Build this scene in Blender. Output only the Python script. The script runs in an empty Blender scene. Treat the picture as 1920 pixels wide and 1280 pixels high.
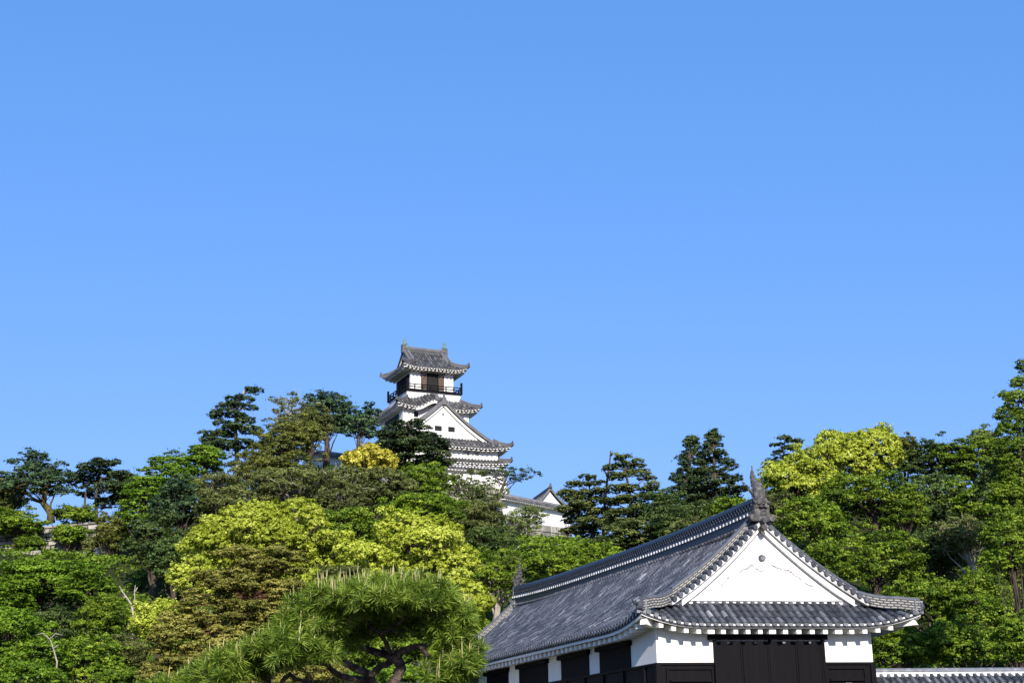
import bpy, math, random
import numpy as np
S = bpy.context.scene
COL = S.collection
R = math.radians
# ------------------------------------------------------------------ camera
FPX, PITCH, ROLL, CAMH = 2750.0, R(16.5), R(-1.0), 1.6
_cp, _sp, _cr, _sr = math.cos(PITCH), math.sin(PITCH), math.cos(ROLL), math.sin(ROLL)
cam_d = bpy.data.cameras.new('camera'); cam = bpy.data.objects.new('camera', cam_d); COL.objects.link(cam)
cam_d.sensor_fit = 'HORIZONTAL'; cam_d.sensor_width = 36.0; cam_d.lens = 36.0 * FPX / 1920.0
cam_d.clip_start = 0.1; cam_d.clip_end = 20000
_right = np.array([1., 0, 0]); _up = np.array([0, -_sp, _cp]); _fwd = np.array([0, _cp, _sp])
_cx = _cr * _right + _sr * _up; _cy = -_sr * _right + _cr * _up; _cz = -_fwd
import mathutils
m = mathutils.Matrix(((_cx[0], _cy[0], _cz[0], 0), (_cx[1], _cy[1], _cz[1], 0), (_cx[2], _cy[2], _cz[2], CAMH), (0, 0, 0, 1)))
cam.matrix_world = m
S.camera = cam
# ------------------------------------------------------------------ sky, sun, exposure
SUN_EL, SUN_AZ = R(27), R(170)          # azimuth clockwise from +Y: low sun behind the camera, to its right
w = bpy.data.worlds.new('World'); S.world = w; w.use_nodes = True
nt = w.node_tree; nt.nodes.clear()
sky = nt.nodes.new('ShaderNodeTexSky'); sky.sky_type = 'NISHITA'; sky.sun_disc = False
sky.sun_elevation = SUN_EL; sky.sun_rotation = SUN_AZ
sky.air_density = 1.0; sky.dust_density = 0.4; sky.ozone_density = 2.0
SKY_STRENGTH = 0.15
sep = nt.nodes.new('ShaderNodeSeparateColor'); hs = nt.nodes.new('ShaderNodeCombineColor')
for i, (pw, k) in enumerate(((.75, .385), (.50, .510), (.45, .93))):    # deepen the blue of the clear sky, per channel
    m0 = nt.nodes.new('ShaderNodeMath'); m0.operation = 'MULTIPLY'; m0.inputs[1].default_value = SKY_STRENGTH
    m1 = nt.nodes.new('ShaderNodeMath'); m1.operation = 'POWER'; m1.inputs[1].default_value = pw
    m2 = nt.nodes.new('ShaderNodeMath'); m2.operation = 'MULTIPLY'; m2.inputs[1].default_value = k / SKY_STRENGTH
    nt.links.new(sep.outputs[i], m0.inputs[0]); nt.links.new(m0.outputs[0], m1.inputs[0]); nt.links.new(m1.outputs[0], m2.inputs[0]); nt.links.new(m2.outputs[0], hs.inputs[i])
bg = nt.nodes.new('ShaderNodeBackground'); bg.inputs['Strength'].default_value = SKY_STRENGTH
wo = nt.nodes.new('ShaderNodeOutputWorld')
nt.links.new(sky.outputs[0], sep.inputs[0]); nt.links.new(hs.outputs[0], bg.inputs[0]); nt.links.new(bg.outputs[0], wo.inputs[0])
sd = bpy.data.lights.new('sun', 'SUN'); sd.energy = 5.0; sd.angle = R(0.53); sd.color = (1.0, 0.95, 0.87)
so = bpy.data.objects.new('sun', sd); COL.objects.link(so)
sv = mathutils.Vector((math.sin(SUN_AZ) * math.cos(SUN_EL), math.cos(SUN_AZ) * math.cos(SUN_EL), math.sin(SUN_EL)))
so.rotation_euler = sv.to_track_quat('Z', 'Y').to_euler()
S.view_settings.view_transform = 'Standard'; S.view_settings.look = 'None'
S.view_settings.exposure = 0.3; S.view_settings.gamma = 1.0
S.cycles.max_bounces = 6; S.cycles.diffuse_bounces = 3; S.cycles.transmission_bounces = 4
# ------------------------------------------------------------------ from the photo to points in the place
def ray(px, py):
    U, V = px - 960, py - 640
    u, v = _cr * U + _sr * V, -_sr * U + _cr * V
    up = -v
    return np.array([u, FPX * _cp - up * _sp, FPX * _sp + up * _cp])
def at(px, py, Y):
    d = ray(px, py); return np.array([0, 0, CAMH]) + d * (Y / d[1])
def mpp(P):                                   # metres per photo pixel at a point
    return (P[1] * _cp + (P[2] - CAMH) * _sp) / FPX
# ------------------------------------------------------------------ materials
def mat(name):
    mm = bpy.data.materials.new(name); mm.use_nodes = True
    n = mm.node_tree; n.nodes.clear()
    o = n.nodes.new('ShaderNodeOutputMaterial')
    return mm, n, o
def ramp(n, stops):
    r = n.nodes.new('ShaderNodeValToRGB'); e = r.color_ramp.elements
    while len(e) < len(stops): e.new(0.5)
    for i, (p, c) in enumerate(stops): e[i].position = p; e[i].color = (*c, 1)
    return r
def noise(n, scale, detail=4, vec=None, rough=.55):
    t = n.nodes.new('ShaderNodeTexNoise'); t.inputs['Scale'].default_value = scale
    t.inputs['Detail'].default_value = detail; t.inputs['Roughness'].default_value = rough
    if vec is not None: n.links.new(vec, t.inputs['Vector'])
    return t
def coords(n, scale=(1, 1, 1)):
    tc = n.nodes.new('ShaderNodeTexCoord'); mp = n.nodes.new('ShaderNodeMapping')
    mp.inputs['Scale'].default_value = scale
    n.links.new(tc.outputs['Object'], mp.inputs['Vector']); return mp.outputs[0]
def simple(name, stops, scale=2.0, stretch=(1, 1, 1), rough=.7, spec=.3, bump=0.0, bscale=20):
    mm, n, o = mat(name)
    b = n.nodes.new('ShaderNodeBsdfPrincipled'); b.inputs['Roughness'].default_value = rough
    b.inputs['Specular IOR Level'].default_value = spec
    v = coords(n, stretch)
    t = noise(n, scale, 5, v); r = ramp(n, stops)
    n.links.new(t.outputs['Fac'], r.inputs[0]); n.links.new(r.outputs[0], b.inputs['Base Color'])
    if bump:
        t2 = noise(n, bscale, 4, v); bp = n.nodes.new('ShaderNodeBump'); bp.inputs['Strength'].default_value = bump
        bp.inputs['Distance'].default_value = .05
        n.links.new(t2.outputs['Fac'], bp.inputs['Height']); n.links.new(bp.outputs[0], b.inputs['Normal'])
    n.links.new(b.outputs[0], o.inputs[0]); return mm
def tinted(name, stops, rough=.5, spec=.5, nscale=6, namt=.35, bump=0.0):
    mm, n, o = mat(name)
    b = n.nodes.new('ShaderNodeBsdfPrincipled'); b.inputs['Roughness'].default_value = rough
    b.inputs['Specular IOR Level'].default_value = spec
    a = n.nodes.new('ShaderNodeAttribute'); a.attribute_name = 'tint'
    v = coords(n); t = noise(n, nscale, 5, v)
    mx = n.nodes.new('ShaderNodeMath'); mx.operation = 'MULTIPLY_ADD'
    mx.inputs[1].default_value = namt
    sb = n.nodes.new('ShaderNodeMath'); sb.operation = 'SUBTRACT'; sb.inputs[1].default_value = .5
    n.links.new(t.outputs['Fac'], sb.inputs[0]); n.links.new(sb.outputs[0], mx.inputs[0]); n.links.new(a.outputs['Fac'], mx.inputs[2])
    r = ramp(n, stops); n.links.new(mx.outputs[0], r.inputs[0]); n.links.new(r.outputs[0], b.inputs['Base Color'])
    if bump:
        bp = n.nodes.new('ShaderNodeBump'); bp.inputs['Strength'].default_value = bump; bp.inputs['Distance'].default_value = .05
        n.links.new(t.outputs['Fac'], bp.inputs['Height']); n.links.new(bp.outputs[0], b.inputs['Normal'])
    n.links.new(b.outputs[0], o.inputs[0]); return mm
def foliage(name, lo, mid, hi, trans=.28, var=.25):
    mm, n, o = mat(name)
    a = n.nodes.new('ShaderNodeAttribute'); a.attribute_name = 'tint'
    r = ramp(n, [(0, lo), (.5, mid), (1, hi)])
    n.links.new(a.outputs['Fac'], r.inputs[0])
    oi = n.nodes.new('ShaderNodeObjectInfo')
    mr = n.nodes.new('ShaderNodeMapRange'); mr.inputs['To Min'].default_value = 1 - var; mr.inputs['To Max'].default_value = 1 + var
    n.links.new(oi.outputs['Random'], mr.inputs[0])
    h = n.nodes.new('ShaderNodeHueSaturation'); n.links.new(mr.outputs[0], h.inputs['Value']); n.links.new(r.outputs[0], h.inputs['Color'])
    d = n.nodes.new('ShaderNodeBsdfDiffuse'); t = n.nodes.new('ShaderNodeBsdfTranslucent')
    g = n.nodes.new('ShaderNodeBsdfGlossy'); g.inputs['Roughness'].default_value = .45; g.inputs['Color'].default_value = (.8, .85, .9, 1)
    n.links.new(h.outputs[0], d.inputs[0]); n.links.new(h.outputs[0], t.inputs[0])
    m1 = n.nodes.new('ShaderNodeMixShader'); m1.inputs[0].default_value = trans
    n.links.new(d.outputs[0], m1.inputs[1]); n.links.new(t.outputs[0], m1.inputs[2])
    m2 = n.nodes.new('ShaderNodeMixShader'); m2.inputs[0].default_value = .015
    n.links.new(m1.outputs[0], m2.inputs[1]); n.links.new(g.outputs[0], m2.inputs[2])
    n.links.new(m2.outputs[0], o.inputs[0]); return mm
M = {}
M['plaster'] = simple('white_plaster', [(.3, (.76, .72, .65)), (.6, (.84, .81, .75))], .7, (1, 1, .5), .85, .15, .05, 8)
M['plaster_old'] = simple('weathered_plaster', [(.3, (.42, .40, .37)), (.5, (.68, .66, .62)), (.7, (.80, .79, .77))], 1.1, (1, 1, 1.4), .85, .15)
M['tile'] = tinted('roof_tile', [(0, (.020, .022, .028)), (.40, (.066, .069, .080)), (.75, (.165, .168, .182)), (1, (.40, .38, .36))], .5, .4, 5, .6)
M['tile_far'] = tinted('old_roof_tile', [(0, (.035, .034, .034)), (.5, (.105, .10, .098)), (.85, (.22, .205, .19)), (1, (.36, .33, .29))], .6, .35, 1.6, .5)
M['tile_dark'] = tinted('ridge_tile', [(0, (.010, .011, .016)), (.5, (.022, .024, .033)), (1, (.10, .105, .125))], .45, .5, 5, .3)
M['boards'] = simple('black_boards', [(.3, (.004, .0035, .0042)), (.65, (.009, .0078, .0095))], 1.5, (6, 6, .4), .7, .08)
M['boards_panel'] = simple('black_lacquer_boards', [(.3, (.0022, .0018, .0022)), (.65, (.0058, .0044, .0056))], 1.5, (6, 6, .3), .6, .1)
M['shutter'] = simple('brown_shutter', [(.3, (.07, .042, .03)), (.7, (.15, .095, .07))], 2, (1, 1, 8), .7)
M['dark'] = simple('dark_opening', [(.3, (.006, .006, .006)), (.7, (.012, .011, .010))], 2)  # near-black colour stands in for the unlit inside of openings, on solid panels
M['iron'] = simple('old_iron', [(.3, (.05, .05, .05)), (.7, (.25, .24, .22))], 8, rough=.5, spec=.5)
M['bronze'] = simple('green_bronze', [(.3, (.08, .14, .09)), (.7, (.22, .30, .16))], 5)
M['crack'] = simple('plaster_crack', [(.3, (.16, .14, .13)), (.7, (.34, .31, .29))], 9)
M['bark'] = simple('bark', [(.3, (.035, .026, .02)), (.7, (.13, .10, .075))], 3, (3, 3, .6), .9, .1, .4, 9)
M['bark_pale'] = simple('pale_bark', [(.3, (.22, .18, .14)), (.7, (.48, .42, .35))], 3, (3, 3, .6), .9, .1)
M['bark_moss'] = simple('mossy_bark', [(.3, (.05, .042, .018)), (.7, (.15, .125, .05))], 3, (3, 3, .6), .9, .1)
M['bark_pine'] = simple('pine_bark', [(.3, (.022, .015, .012)), (.5, (.075, .055, .045)), (.75, (.22, .17, .14))], 9, (1, 1, 1), .9, .1, .8, 25)
M['bark_red'] = simple('red_bark', [(.3, (.06, .030, .018)), (.7, (.16, .075, .040))], 6, rough=.9, spec=.1)
M['stone'] = tinted('castle_stone', [(0, (.09, .082, .068)), (.5, (.25, .225, .18)), (1, (.44, .40, .33))], .9, .1, 3, .5, .5)
M['soil'] = simple('forest_floor', [(.3, (.018, .022, .010)), (.6, (.045, .055, .020)), (.8, (.09, .08, .045))], .35, rough=1, spec=0)
M['ground'] = simple('gravel', [(.3, (.08, .07, .05)), (.7, (.14, .12, .09))], 2, rough=1, spec=0)
def net_mat():
    mm, n, o = mat('netted_plaster_ridge')
    b = n.nodes.new('ShaderNodeBsdfPrincipled'); b.inputs['Roughness'].default_value = .8
    uv = n.nodes.new('ShaderNodeUVMap')
    k = n.nodes.new('ShaderNodeTexBrick'); k.offset = .5; k.inputs['Scale'].default_value = 1
    k.inputs['Brick Width'].default_value = .21; k.inputs['Row Height'].default_value = .085
    k.inputs['Mortar Size'].default_value = .030; k.inputs['Mortar Smooth'].default_value = .3
    k.inputs['Color1'].default_value = (.50, .46, .38, 1); k.inputs['Color2'].default_value = (.36, .33, .27, 1)
    k.inputs['Mortar'].default_value = (.07, .068, .07, 1)
    n.links.new(uv.outputs[0], k.inputs['Vector']); n.links.new(k.outputs['Color'], b.inputs['Base Color'])
    n.links.new(b.outputs[0], o.inputs[0]); return mm
M['net'] = net_mat()
M['ornament'] = simple('weathered_ornament_tile', [(.3, (.035, .032, .032)), (.5, (.085, .078, .072)), (.7, (.19, .175, .16))], 7, (1, 1, 1), .7, .3, .5, 22)
L_ = {}
def fol(k, *a, **kw): L_[k] = foliage('leaves_' + k, *a, **kw)
fol('camphor', (.195, .24, .014), (.385, .44, .036), (.55, .595, .085), trans=.18, var=.06)
fol('gold', (.30, .26, .02), (.55, .48, .05), (.72, .66, .11), trans=.18, var=.05)
fol('dark', (.020, .038, .009), (.062, .102, .022), (.155, .215, .050), trans=.12)
fol('blue', (.020, .044, .020), (.058, .108, .042), (.14, .215, .085), trans=.12)
fol('oak', (.038, .078, .006), (.135, .215, .012), (.30, .39, .034), trans=.18, var=.18)
fol('maple', (.050, .100, .006), (.130, .230, .012), (.26, .39, .030), trans=.22, var=.12)
fol('olive', (.050, .064, .015), (.130, .150, .038), (.25, .265, .075), trans=.15, var=.18)
fol('brown', (.052, .060, .010), (.135, .150, .024), (.25, .265, .050), trans=.15, var=.10)
fol('redpine', (.085, .088, .016), (.235, .235, .042), (.47, .41, .10), trans=.15, var=.05)
fol('pine', (.015, .030, .012), (.050, .082, .028), (.14, .190, .062), trans=.08, var=.15)
fol('pine_lit', (.028, .045, .012), (.095, .125, .030), (.23, .25, .065), trans=.10, var=.15)
fol('needle', (.026, .060, .006), (.135, .215, .018), (.34, .43, .065), trans=.18, var=0)
fol('shoot', (.30, .27, .09), (.46, .40, .16), (.60, .54, .27), trans=.1, var=0)
fol('scrub', (.06, .085, .022), (.16, .20, .055), (.28, .32, .11), trans=.2, var=.15)
# ------------------------------------------------------------------ mesh helpers
class MB:
    def __init__(s): s.v = []; s.f = []; s.t = []; s.uv = {}; s.mf = {}
    def add(s, vs, fs, tint=.5):
        o = len(s.v); s.v.extend([tuple(p) for p in vs]); s.f.extend([tuple(i + o for i in f) for f in fs]); s.t.extend([tint] * len(fs))
    def quad(s, a, b, c, d, tint=.5, uv=None):
        s.add([a, b, c, d], [(0, 1, 2, 3)], tint)
        if uv: s.uv[len(s.f) - 1] = uv
    def hexa(s, p, tint=.5):     # p: 8 corners, bottom 0-3 ccw, top 4-7
        s.add(p, [(3, 2, 1, 0), (4, 5, 6, 7), (0, 1, 5, 4), (1, 2, 6, 5), (2, 3, 7, 6), (3, 0, 4, 7)], tint)
    def box(s, x0, x1, y0, y1, z0, z1, tint=.5, F=None):
        p = [(x0, y0, z0), (x1, y0, z0), (x1, y1, z0), (x0, y1, z0), (x0, y0, z1), (x1, y0, z1), (x1, y1, z1), (x0, y1, z1)]
        s.hexa([F(*q) for q in p] if F else p, tint)
    def tube(s, pts, rad, n=8, tint=.5, caps=True):
        pts = [np.asarray(p, float) for p in pts]; rings = []; o = len(s.v); prev = None
        for i, p in enumerate(pts):
            t = pts[min(i + 1, len(pts) - 1)] - pts[max(i - 1, 0)]; t = t / (np.linalg.norm(t) + 1e-9)
            if prev is None:
                ref = np.array([0, 0, 1.]) if abs(t[2]) < .9 else np.array([1., 0, 0])
                a = np.cross(t, ref)
            else: a = prev - t * (prev @ t)
            a /= np.linalg.norm(a) + 1e-9; prev = a; b = np.cross(t, a); r = rad[i] if hasattr(rad, '__len__') else rad
            for k in range(n):
                g = 2 * math.pi * k / n; s.v.append(tuple(p + a * (r * math.cos(g)) + b * (r * math.sin(g))))
        for i in range(len(pts) - 1):
            for k in range(n):
                k2 = (k + 1) % n
                s.f.append((o + i * n + k, o + i * n + k2, o + (i + 1) * n + k2, o + (i + 1) * n + k)); s.t.append(tint)
        if caps:
            s.f.append(tuple(o + k for k in range(n))[::-1]); s.t.append(tint)
            s.f.append(tuple(o + (len(pts) - 1) * n + k for k in range(n))); s.t.append(tint)
    def build(s, name, m, parent=None, smooth=False, F=None):
        org = np.array(parent_org(parent))
        V = [F(*p) for p in s.v] if F else s.v
        V = np.asarray(V, float).reshape(-1, 3) - org
        me = bpy.data.meshes.new(name); me.from_pydata(V.tolist(), [], s.f)
        a = me.attributes.new('tint', 'FLOAT', 'FACE'); a.data.foreach_set('value', np.clip(np.asarray(s.t, np.float32), 0, 1))
        if s.uv:
            ul = me.uv_layers.new(name='UVMap')
            for fi, uv in s.uv.items():
                for li, q in zip(me.polygons[fi].loop_indices, uv): ul.data[li].uv = q
        if smooth: me.polygons.foreach_set('use_smooth', [True] * len(me.polygons))
        for q in (m if isinstance(m, list) else [m]): me.materials.append(q)
        for (a0, a1), k in s.mf.items():
            for fi in range(a0, a1): me.polygons[fi].material_index = k
        me.update()
        o = bpy.data.objects.new(name, me); COL.objects.link(o)
        if parent: o.parent = parent
        return o
ORG = {}
def parent_org(p):
    org = np.zeros(3)
    while p is not None:
        org = org + np.array(p.location); p = p.parent
    return org
def tag(o, label=None, cat=None, group=None, kind=None):
    if label: o['label'] = label
    if cat: o['category'] = cat
    if group: o['group'] = group
    if kind: o['kind'] = kind
    return o
def empty(name, loc, label, cat, group=None):
    o = bpy.data.objects.new(name, None); COL.objects.link(o); o.location = tuple(float(c) for c in loc); o.empty_display_size = .2
    return tag(o, label, cat, group)
def npmesh(name, V, nper, tint, m, parent):
    """V (n*nper,3) faces of nper verts each"""
    n = len(V) // nper
    me = bpy.data.meshes.new(name)
    V = (V - parent_org(parent)).astype(np.float32)
    me.vertices.add(len(V)); me.vertices.foreach_set('co', V.ravel())
    me.loops.add(len(V)); me.loops.foreach_set('vertex_index', np.arange(len(V), dtype=np.int32))
    me.polygons.add(n); me.polygons.foreach_set('loop_start', np.arange(0, len(V), nper, dtype=np.int32))
    a = me.attributes.new('tint', 'FLOAT', 'FACE'); a.data.foreach_set('value', np.clip(tint, 0, 1).astype(np.float32))
    me.materials.append(m); me.update(calc_edges=True)
    o = bpy.data.objects.new(name, me); COL.objects.link(o)
    if parent: o.parent = parent
    return o
def unit(a): return a / (np.linalg.norm(a, axis=-1, keepdims=True) + 1e-9)
# ------------------------------------------------------------------ tiled roofs
class Face:
    """one slope: e runs along the eave, d is the level distance in from the eave"""
    def __init__(s, o, e, i, E, dmax, zf): s.o = np.array(o, float); s.e = np.array(e, float); s.i = np.array(i, float); s.E = E; s.dmax = dmax; s.zf = zf
    def p(s, e, d, dz=0.0):
        q = s.o + s.e * e + s.i * d; return np.array([q[0], q[1], s.zf(e, d) + dz])
def tile_face(mb, fc, F, spacing, r, tl, rng, seg=4, panlift=.02, lo=.15, hi=.75):
    n = max(2, int(round(2 * fc.E / spacing))); es = np.linspace(-fc.E, fc.E, n + 1)
    for j in range(n):                                   # pan tiles between the rows, coloured darker for the shade in the gaps
        e0, e1 = es[j], es[j + 1]; em = .5 * (e0 + e1)
        D0, D1 = fc.dmax(e0 if abs(e0) > abs(em) else em), fc.dmax(e1 if abs(e1) > abs(em) else em)
        Dm = fc.dmax(em)
        if Dm > 1.7 * max(min(D0, D1), .01) and max(D0, D1) > 1.2 * Dm: pass
        D = max(D0, D1, .02); k = max(1, int(math.ceil(D / tl))); dd = np.linspace(0, D, k + 1)
        for a, b in zip(dd[:-1], dd[1:]):
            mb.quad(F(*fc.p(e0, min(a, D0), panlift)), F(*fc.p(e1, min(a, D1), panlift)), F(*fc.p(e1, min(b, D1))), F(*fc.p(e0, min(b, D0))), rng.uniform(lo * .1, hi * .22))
    cs = [(math.cos(math.pi * k / seg), math.sin(math.pi * k / seg)) for k in range(seg + 1)]
    for e in es[1:-1] if n > 2 else es:
        D = fc.dmax(e)
        if D < .12: continue
        k = max(1, int(math.ceil(D / tl))); dd = np.linspace(-.05, D, k + 1); base = rng.uniform(-.08, .08)
        for ti, (a, b) in enumerate(zip(dd[:-1], dd[1:])):
            ring = []
            for d, rr in ((a, r), (b, r * .86)):
                p = fc.p(e, d); sl = (fc.zf(e, d + .05) - fc.zf(e, d - .05)) / .1; nn = math.hypot(sl, 1)
                ex = np.array([fc.e[0], fc.e[1], 0]); nv = np.array([-fc.i[0] * sl / nn, -fc.i[1] * sl / nn, 1 / nn])
                ring.append([F(*(p + ex * (rr * c) + nv * (rr * 1.15 * q))) for c, q in cs])
            t = np.clip(rng.uniform(lo, hi) + base + (.3 if rng.random() < .06 else 0), 0, 1)
            vs = ring[0] + ring[1]; m_ = seg + 1
            mb.add(vs, [(q, q + 1, m_ + q + 1, m_ + q) for q in range(seg)], t)
            if ti == 0:                                  # round end tile
                c0 = fc.p(e, a); c0[2] += r * .25
                ex = np.array([fc.e[0], fc.e[1], 0]); zz = np.array([0, 0, 1.]); out = np.array([-fc.i[0], -fc.i[1], 0]) * .015
                circ = [F(*(c0 + out + ex * (r * 1.05 * math.cos(q)) + zz * (r * 1.05 * math.sin(q)))) for q in np.arange(8) * math.pi / 4]
                mb.add(circ, [tuple(range(8))], rng.uniform(.45, .75))
                circ2 = [F(*(c0 - out * 6 + ex * (r * 1.05 * math.cos(q)) + zz * (r * 1.05 * math.sin(q)))) for q in np.arange(8) * math.pi / 4]
                mb.add(circ + circ2, [(q, (q + 1) % 8, 8 + (q + 1) % 8, 8 + q) for q in range(8)], rng.uniform(.3, .5))
def eave_trim(mb, fc, F, th, soff, n=40, drop=.03, inset=.03):
    """white eave board and the boarded underside"""
    es = np.linspace(-fc.E + inset, fc.E - inset, n + 1)
    for e0, e1 in zip(es[:-1], es[1:]):
        A = [fc.p(e, inset, -drop) for e in (e0, e1)]
        B = [np.array([*q[:2], q[2] - th]) for q in A]
        mb.quad(F(*B[0]), F(*B[1]), F(*A[1]), F(*A[0]))
        def lim(e): return max(min(soff, fc.E - abs(e) + .0), inset)
        C = [fc.p(e, lim(e), 0) for e in (e0, e1)]
        for q, e in zip(C, (e0, e1)): q[2] = fc.zf(e, inset) - drop - th + .22 * (lim(e) - inset)
        mb.quad(F(*C[0]), F(*C[1]), F(*B[1]), F(*B[0]))
def ridge(mb, pts, wd, ht, F=lambda *p: p, cap=.0, tint=.5, base=-.08, side=None):
    """box ridge swept along local points, rounded cap on top; side faces carry UVs in metres"""
    pts = [np.asarray(p, float) for p in pts]; secs = []; s = 0; ss = []
    for i, p in enumerate(pts):
        t = pts[min(i + 1, len(pts) - 1)] - pts[max(i - 1, 0)]
        lat = np.array([-t[1], t[0], 0]) if side is None else np.array(side, float); lat /= np.linalg.norm(lat) + 1e-9
        if i: s += np.linalg.norm(pts[i] - pts[i - 1])
        ss.append(s); h = wd / 2; up = np.array([0, 0, 1.])
        prof = [(-h, base), (-h, ht), (-h * 1.12, ht), (-h * .9, ht + wd * .28), (-h * .35, ht + wd * .48), (h * .35, ht + wd * .48), (h * .9, ht + wd * .28), (h * 1.12, ht), (h, ht), (h, base)]
        secs.append([F(*(p + lat * a + up * b)) for a, b in prof])
    for i in range(len(pts) - 1):
        a, b = secs[i], secs[i + 1]
        for k in range(len(a) - 1):
            uv = [(ss[i], base if k == 0 else ht), (ss[i], ht if k == 0 else base), (ss[i + 1], ht if k == 0 else base), (ss[i + 1], base if k == 0 else ht)] if k in (0, len(a) - 2) else [(.13, .05)] * 4
            mb.quad(a[k], a[k + 1], b[k + 1], b[k], tint, uv)
    mb.add(secs[0], [tuple(range(10))], tint); mb.uv[len(mb.f) - 1] = [(.13, .05)] * 10
    mb.add(secs[-1], [tuple(range(9, -1, -1))], tint); mb.uv[len(mb.f) - 1] = [(.13, .05)] * 10
def liftf(E, h, start=.55, pw=2.3):
    return lambda e: h * max(0, (abs(e) / E - start) / (1 - start)) ** pw
def irimoya(T, E, Ds, ov, prof, fprof, lift, c=(0, 0)):
    """hip-and-gable roof, ridge along local b. T half width, E half length, Ds gable inset. -> four faces and zside"""
    lfE, lfT = liftf(E, lift, 1 - 2.6 * T / E * .28 if E > 2 * T else .5), liftf(T, lift, .5)
    Eg = E - Ds + ov
    fade = lambda d: max(0, 1 - d / (Ds * 2.2)) ** 1.5
    zs = lambda e, d: prof(d) + lfE(e) * fade(d)
    zf = lambda e, d: fprof(d) + lfT(e) * fade(d)
    dm_side = lambda e: T if abs(e) <= Eg else max(0.0, min(E - abs(e), Ds))
    dm_front = lambda e: max(0.0, min(T - abs(e), Ds))
    cx, cy = c
    left = Face((cx - T, cy), (0, -1), (1, 0), E, dm_side, zs); right = Face((cx + T, cy), (0, 1), (-1, 0), E, dm_side, zs)
    front = Face((cx, cy - E), (1, 0), (0, 1), T, dm_front, zf); back = Face((cx, cy + E), (-1, 0), (0, -1), T, dm_front, zf)
    return left, right, front, back
def gable_wall(mb, F, c, y, T, prof, z0, dz=-.14, thick=.2, n=24, out=-1):
    """plaster triangle at local b=y under the roof profile"""
    ts = [t for t in np.linspace(-T, T, 2 * n + 1) if prof(T - abs(t)) + dz > z0]
    for t0, t1 in zip(ts[:-1], ts[1:]):
        a0, a1 = prof(T - abs(t0)) + dz, prof(T - abs(t1)) + dz
        p = [(c[0] + t0, y, z0), (c[0] + t1, y, z0), (c[0] + t1, y - out * thick, z0), (c[0] + t0, y - out * thick, z0), (c[0] + t0, y, a0), (c[0] + t1, y, a1), (c[0] + t1, y - out * thick, a1), (c[0] + t0, y - out * thick, a0)]
        mb.hexa([F(*q) for q in p])
def barge(mb, F, c, y0, y1, T, prof, tmax, dz, h, n=20):
    for sgn in (-1, 1):
        ts = np.linspace(0, tmax, n + 1)
        for t0, t1 in zip(ts[:-1], ts[1:]):
            z0, z1 = prof(T - t0) + dz, prof(T - t1) + dz
            h0 = h * (.8 + .35 * t0 / tmax); h1 = h * (.8 + .35 * t1 / tmax)
            p = [(c[0] + sgn * t0, y0, z0 - h0), (c[0] + sgn * t1, y0, z1 - h1), (c[0] + sgn * t1, y1, z1 - h1), (c[0] + sgn * t0, y1, z0 - h0), (c[0] + sgn * t0, y0, z0), (c[0] + sgn * t1, y0, z1), (c[0] + sgn * t1, y1, z1), (c[0] + sgn * t0, y1, z0)]
            mb.hexa([F(*q) for q in p])
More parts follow.
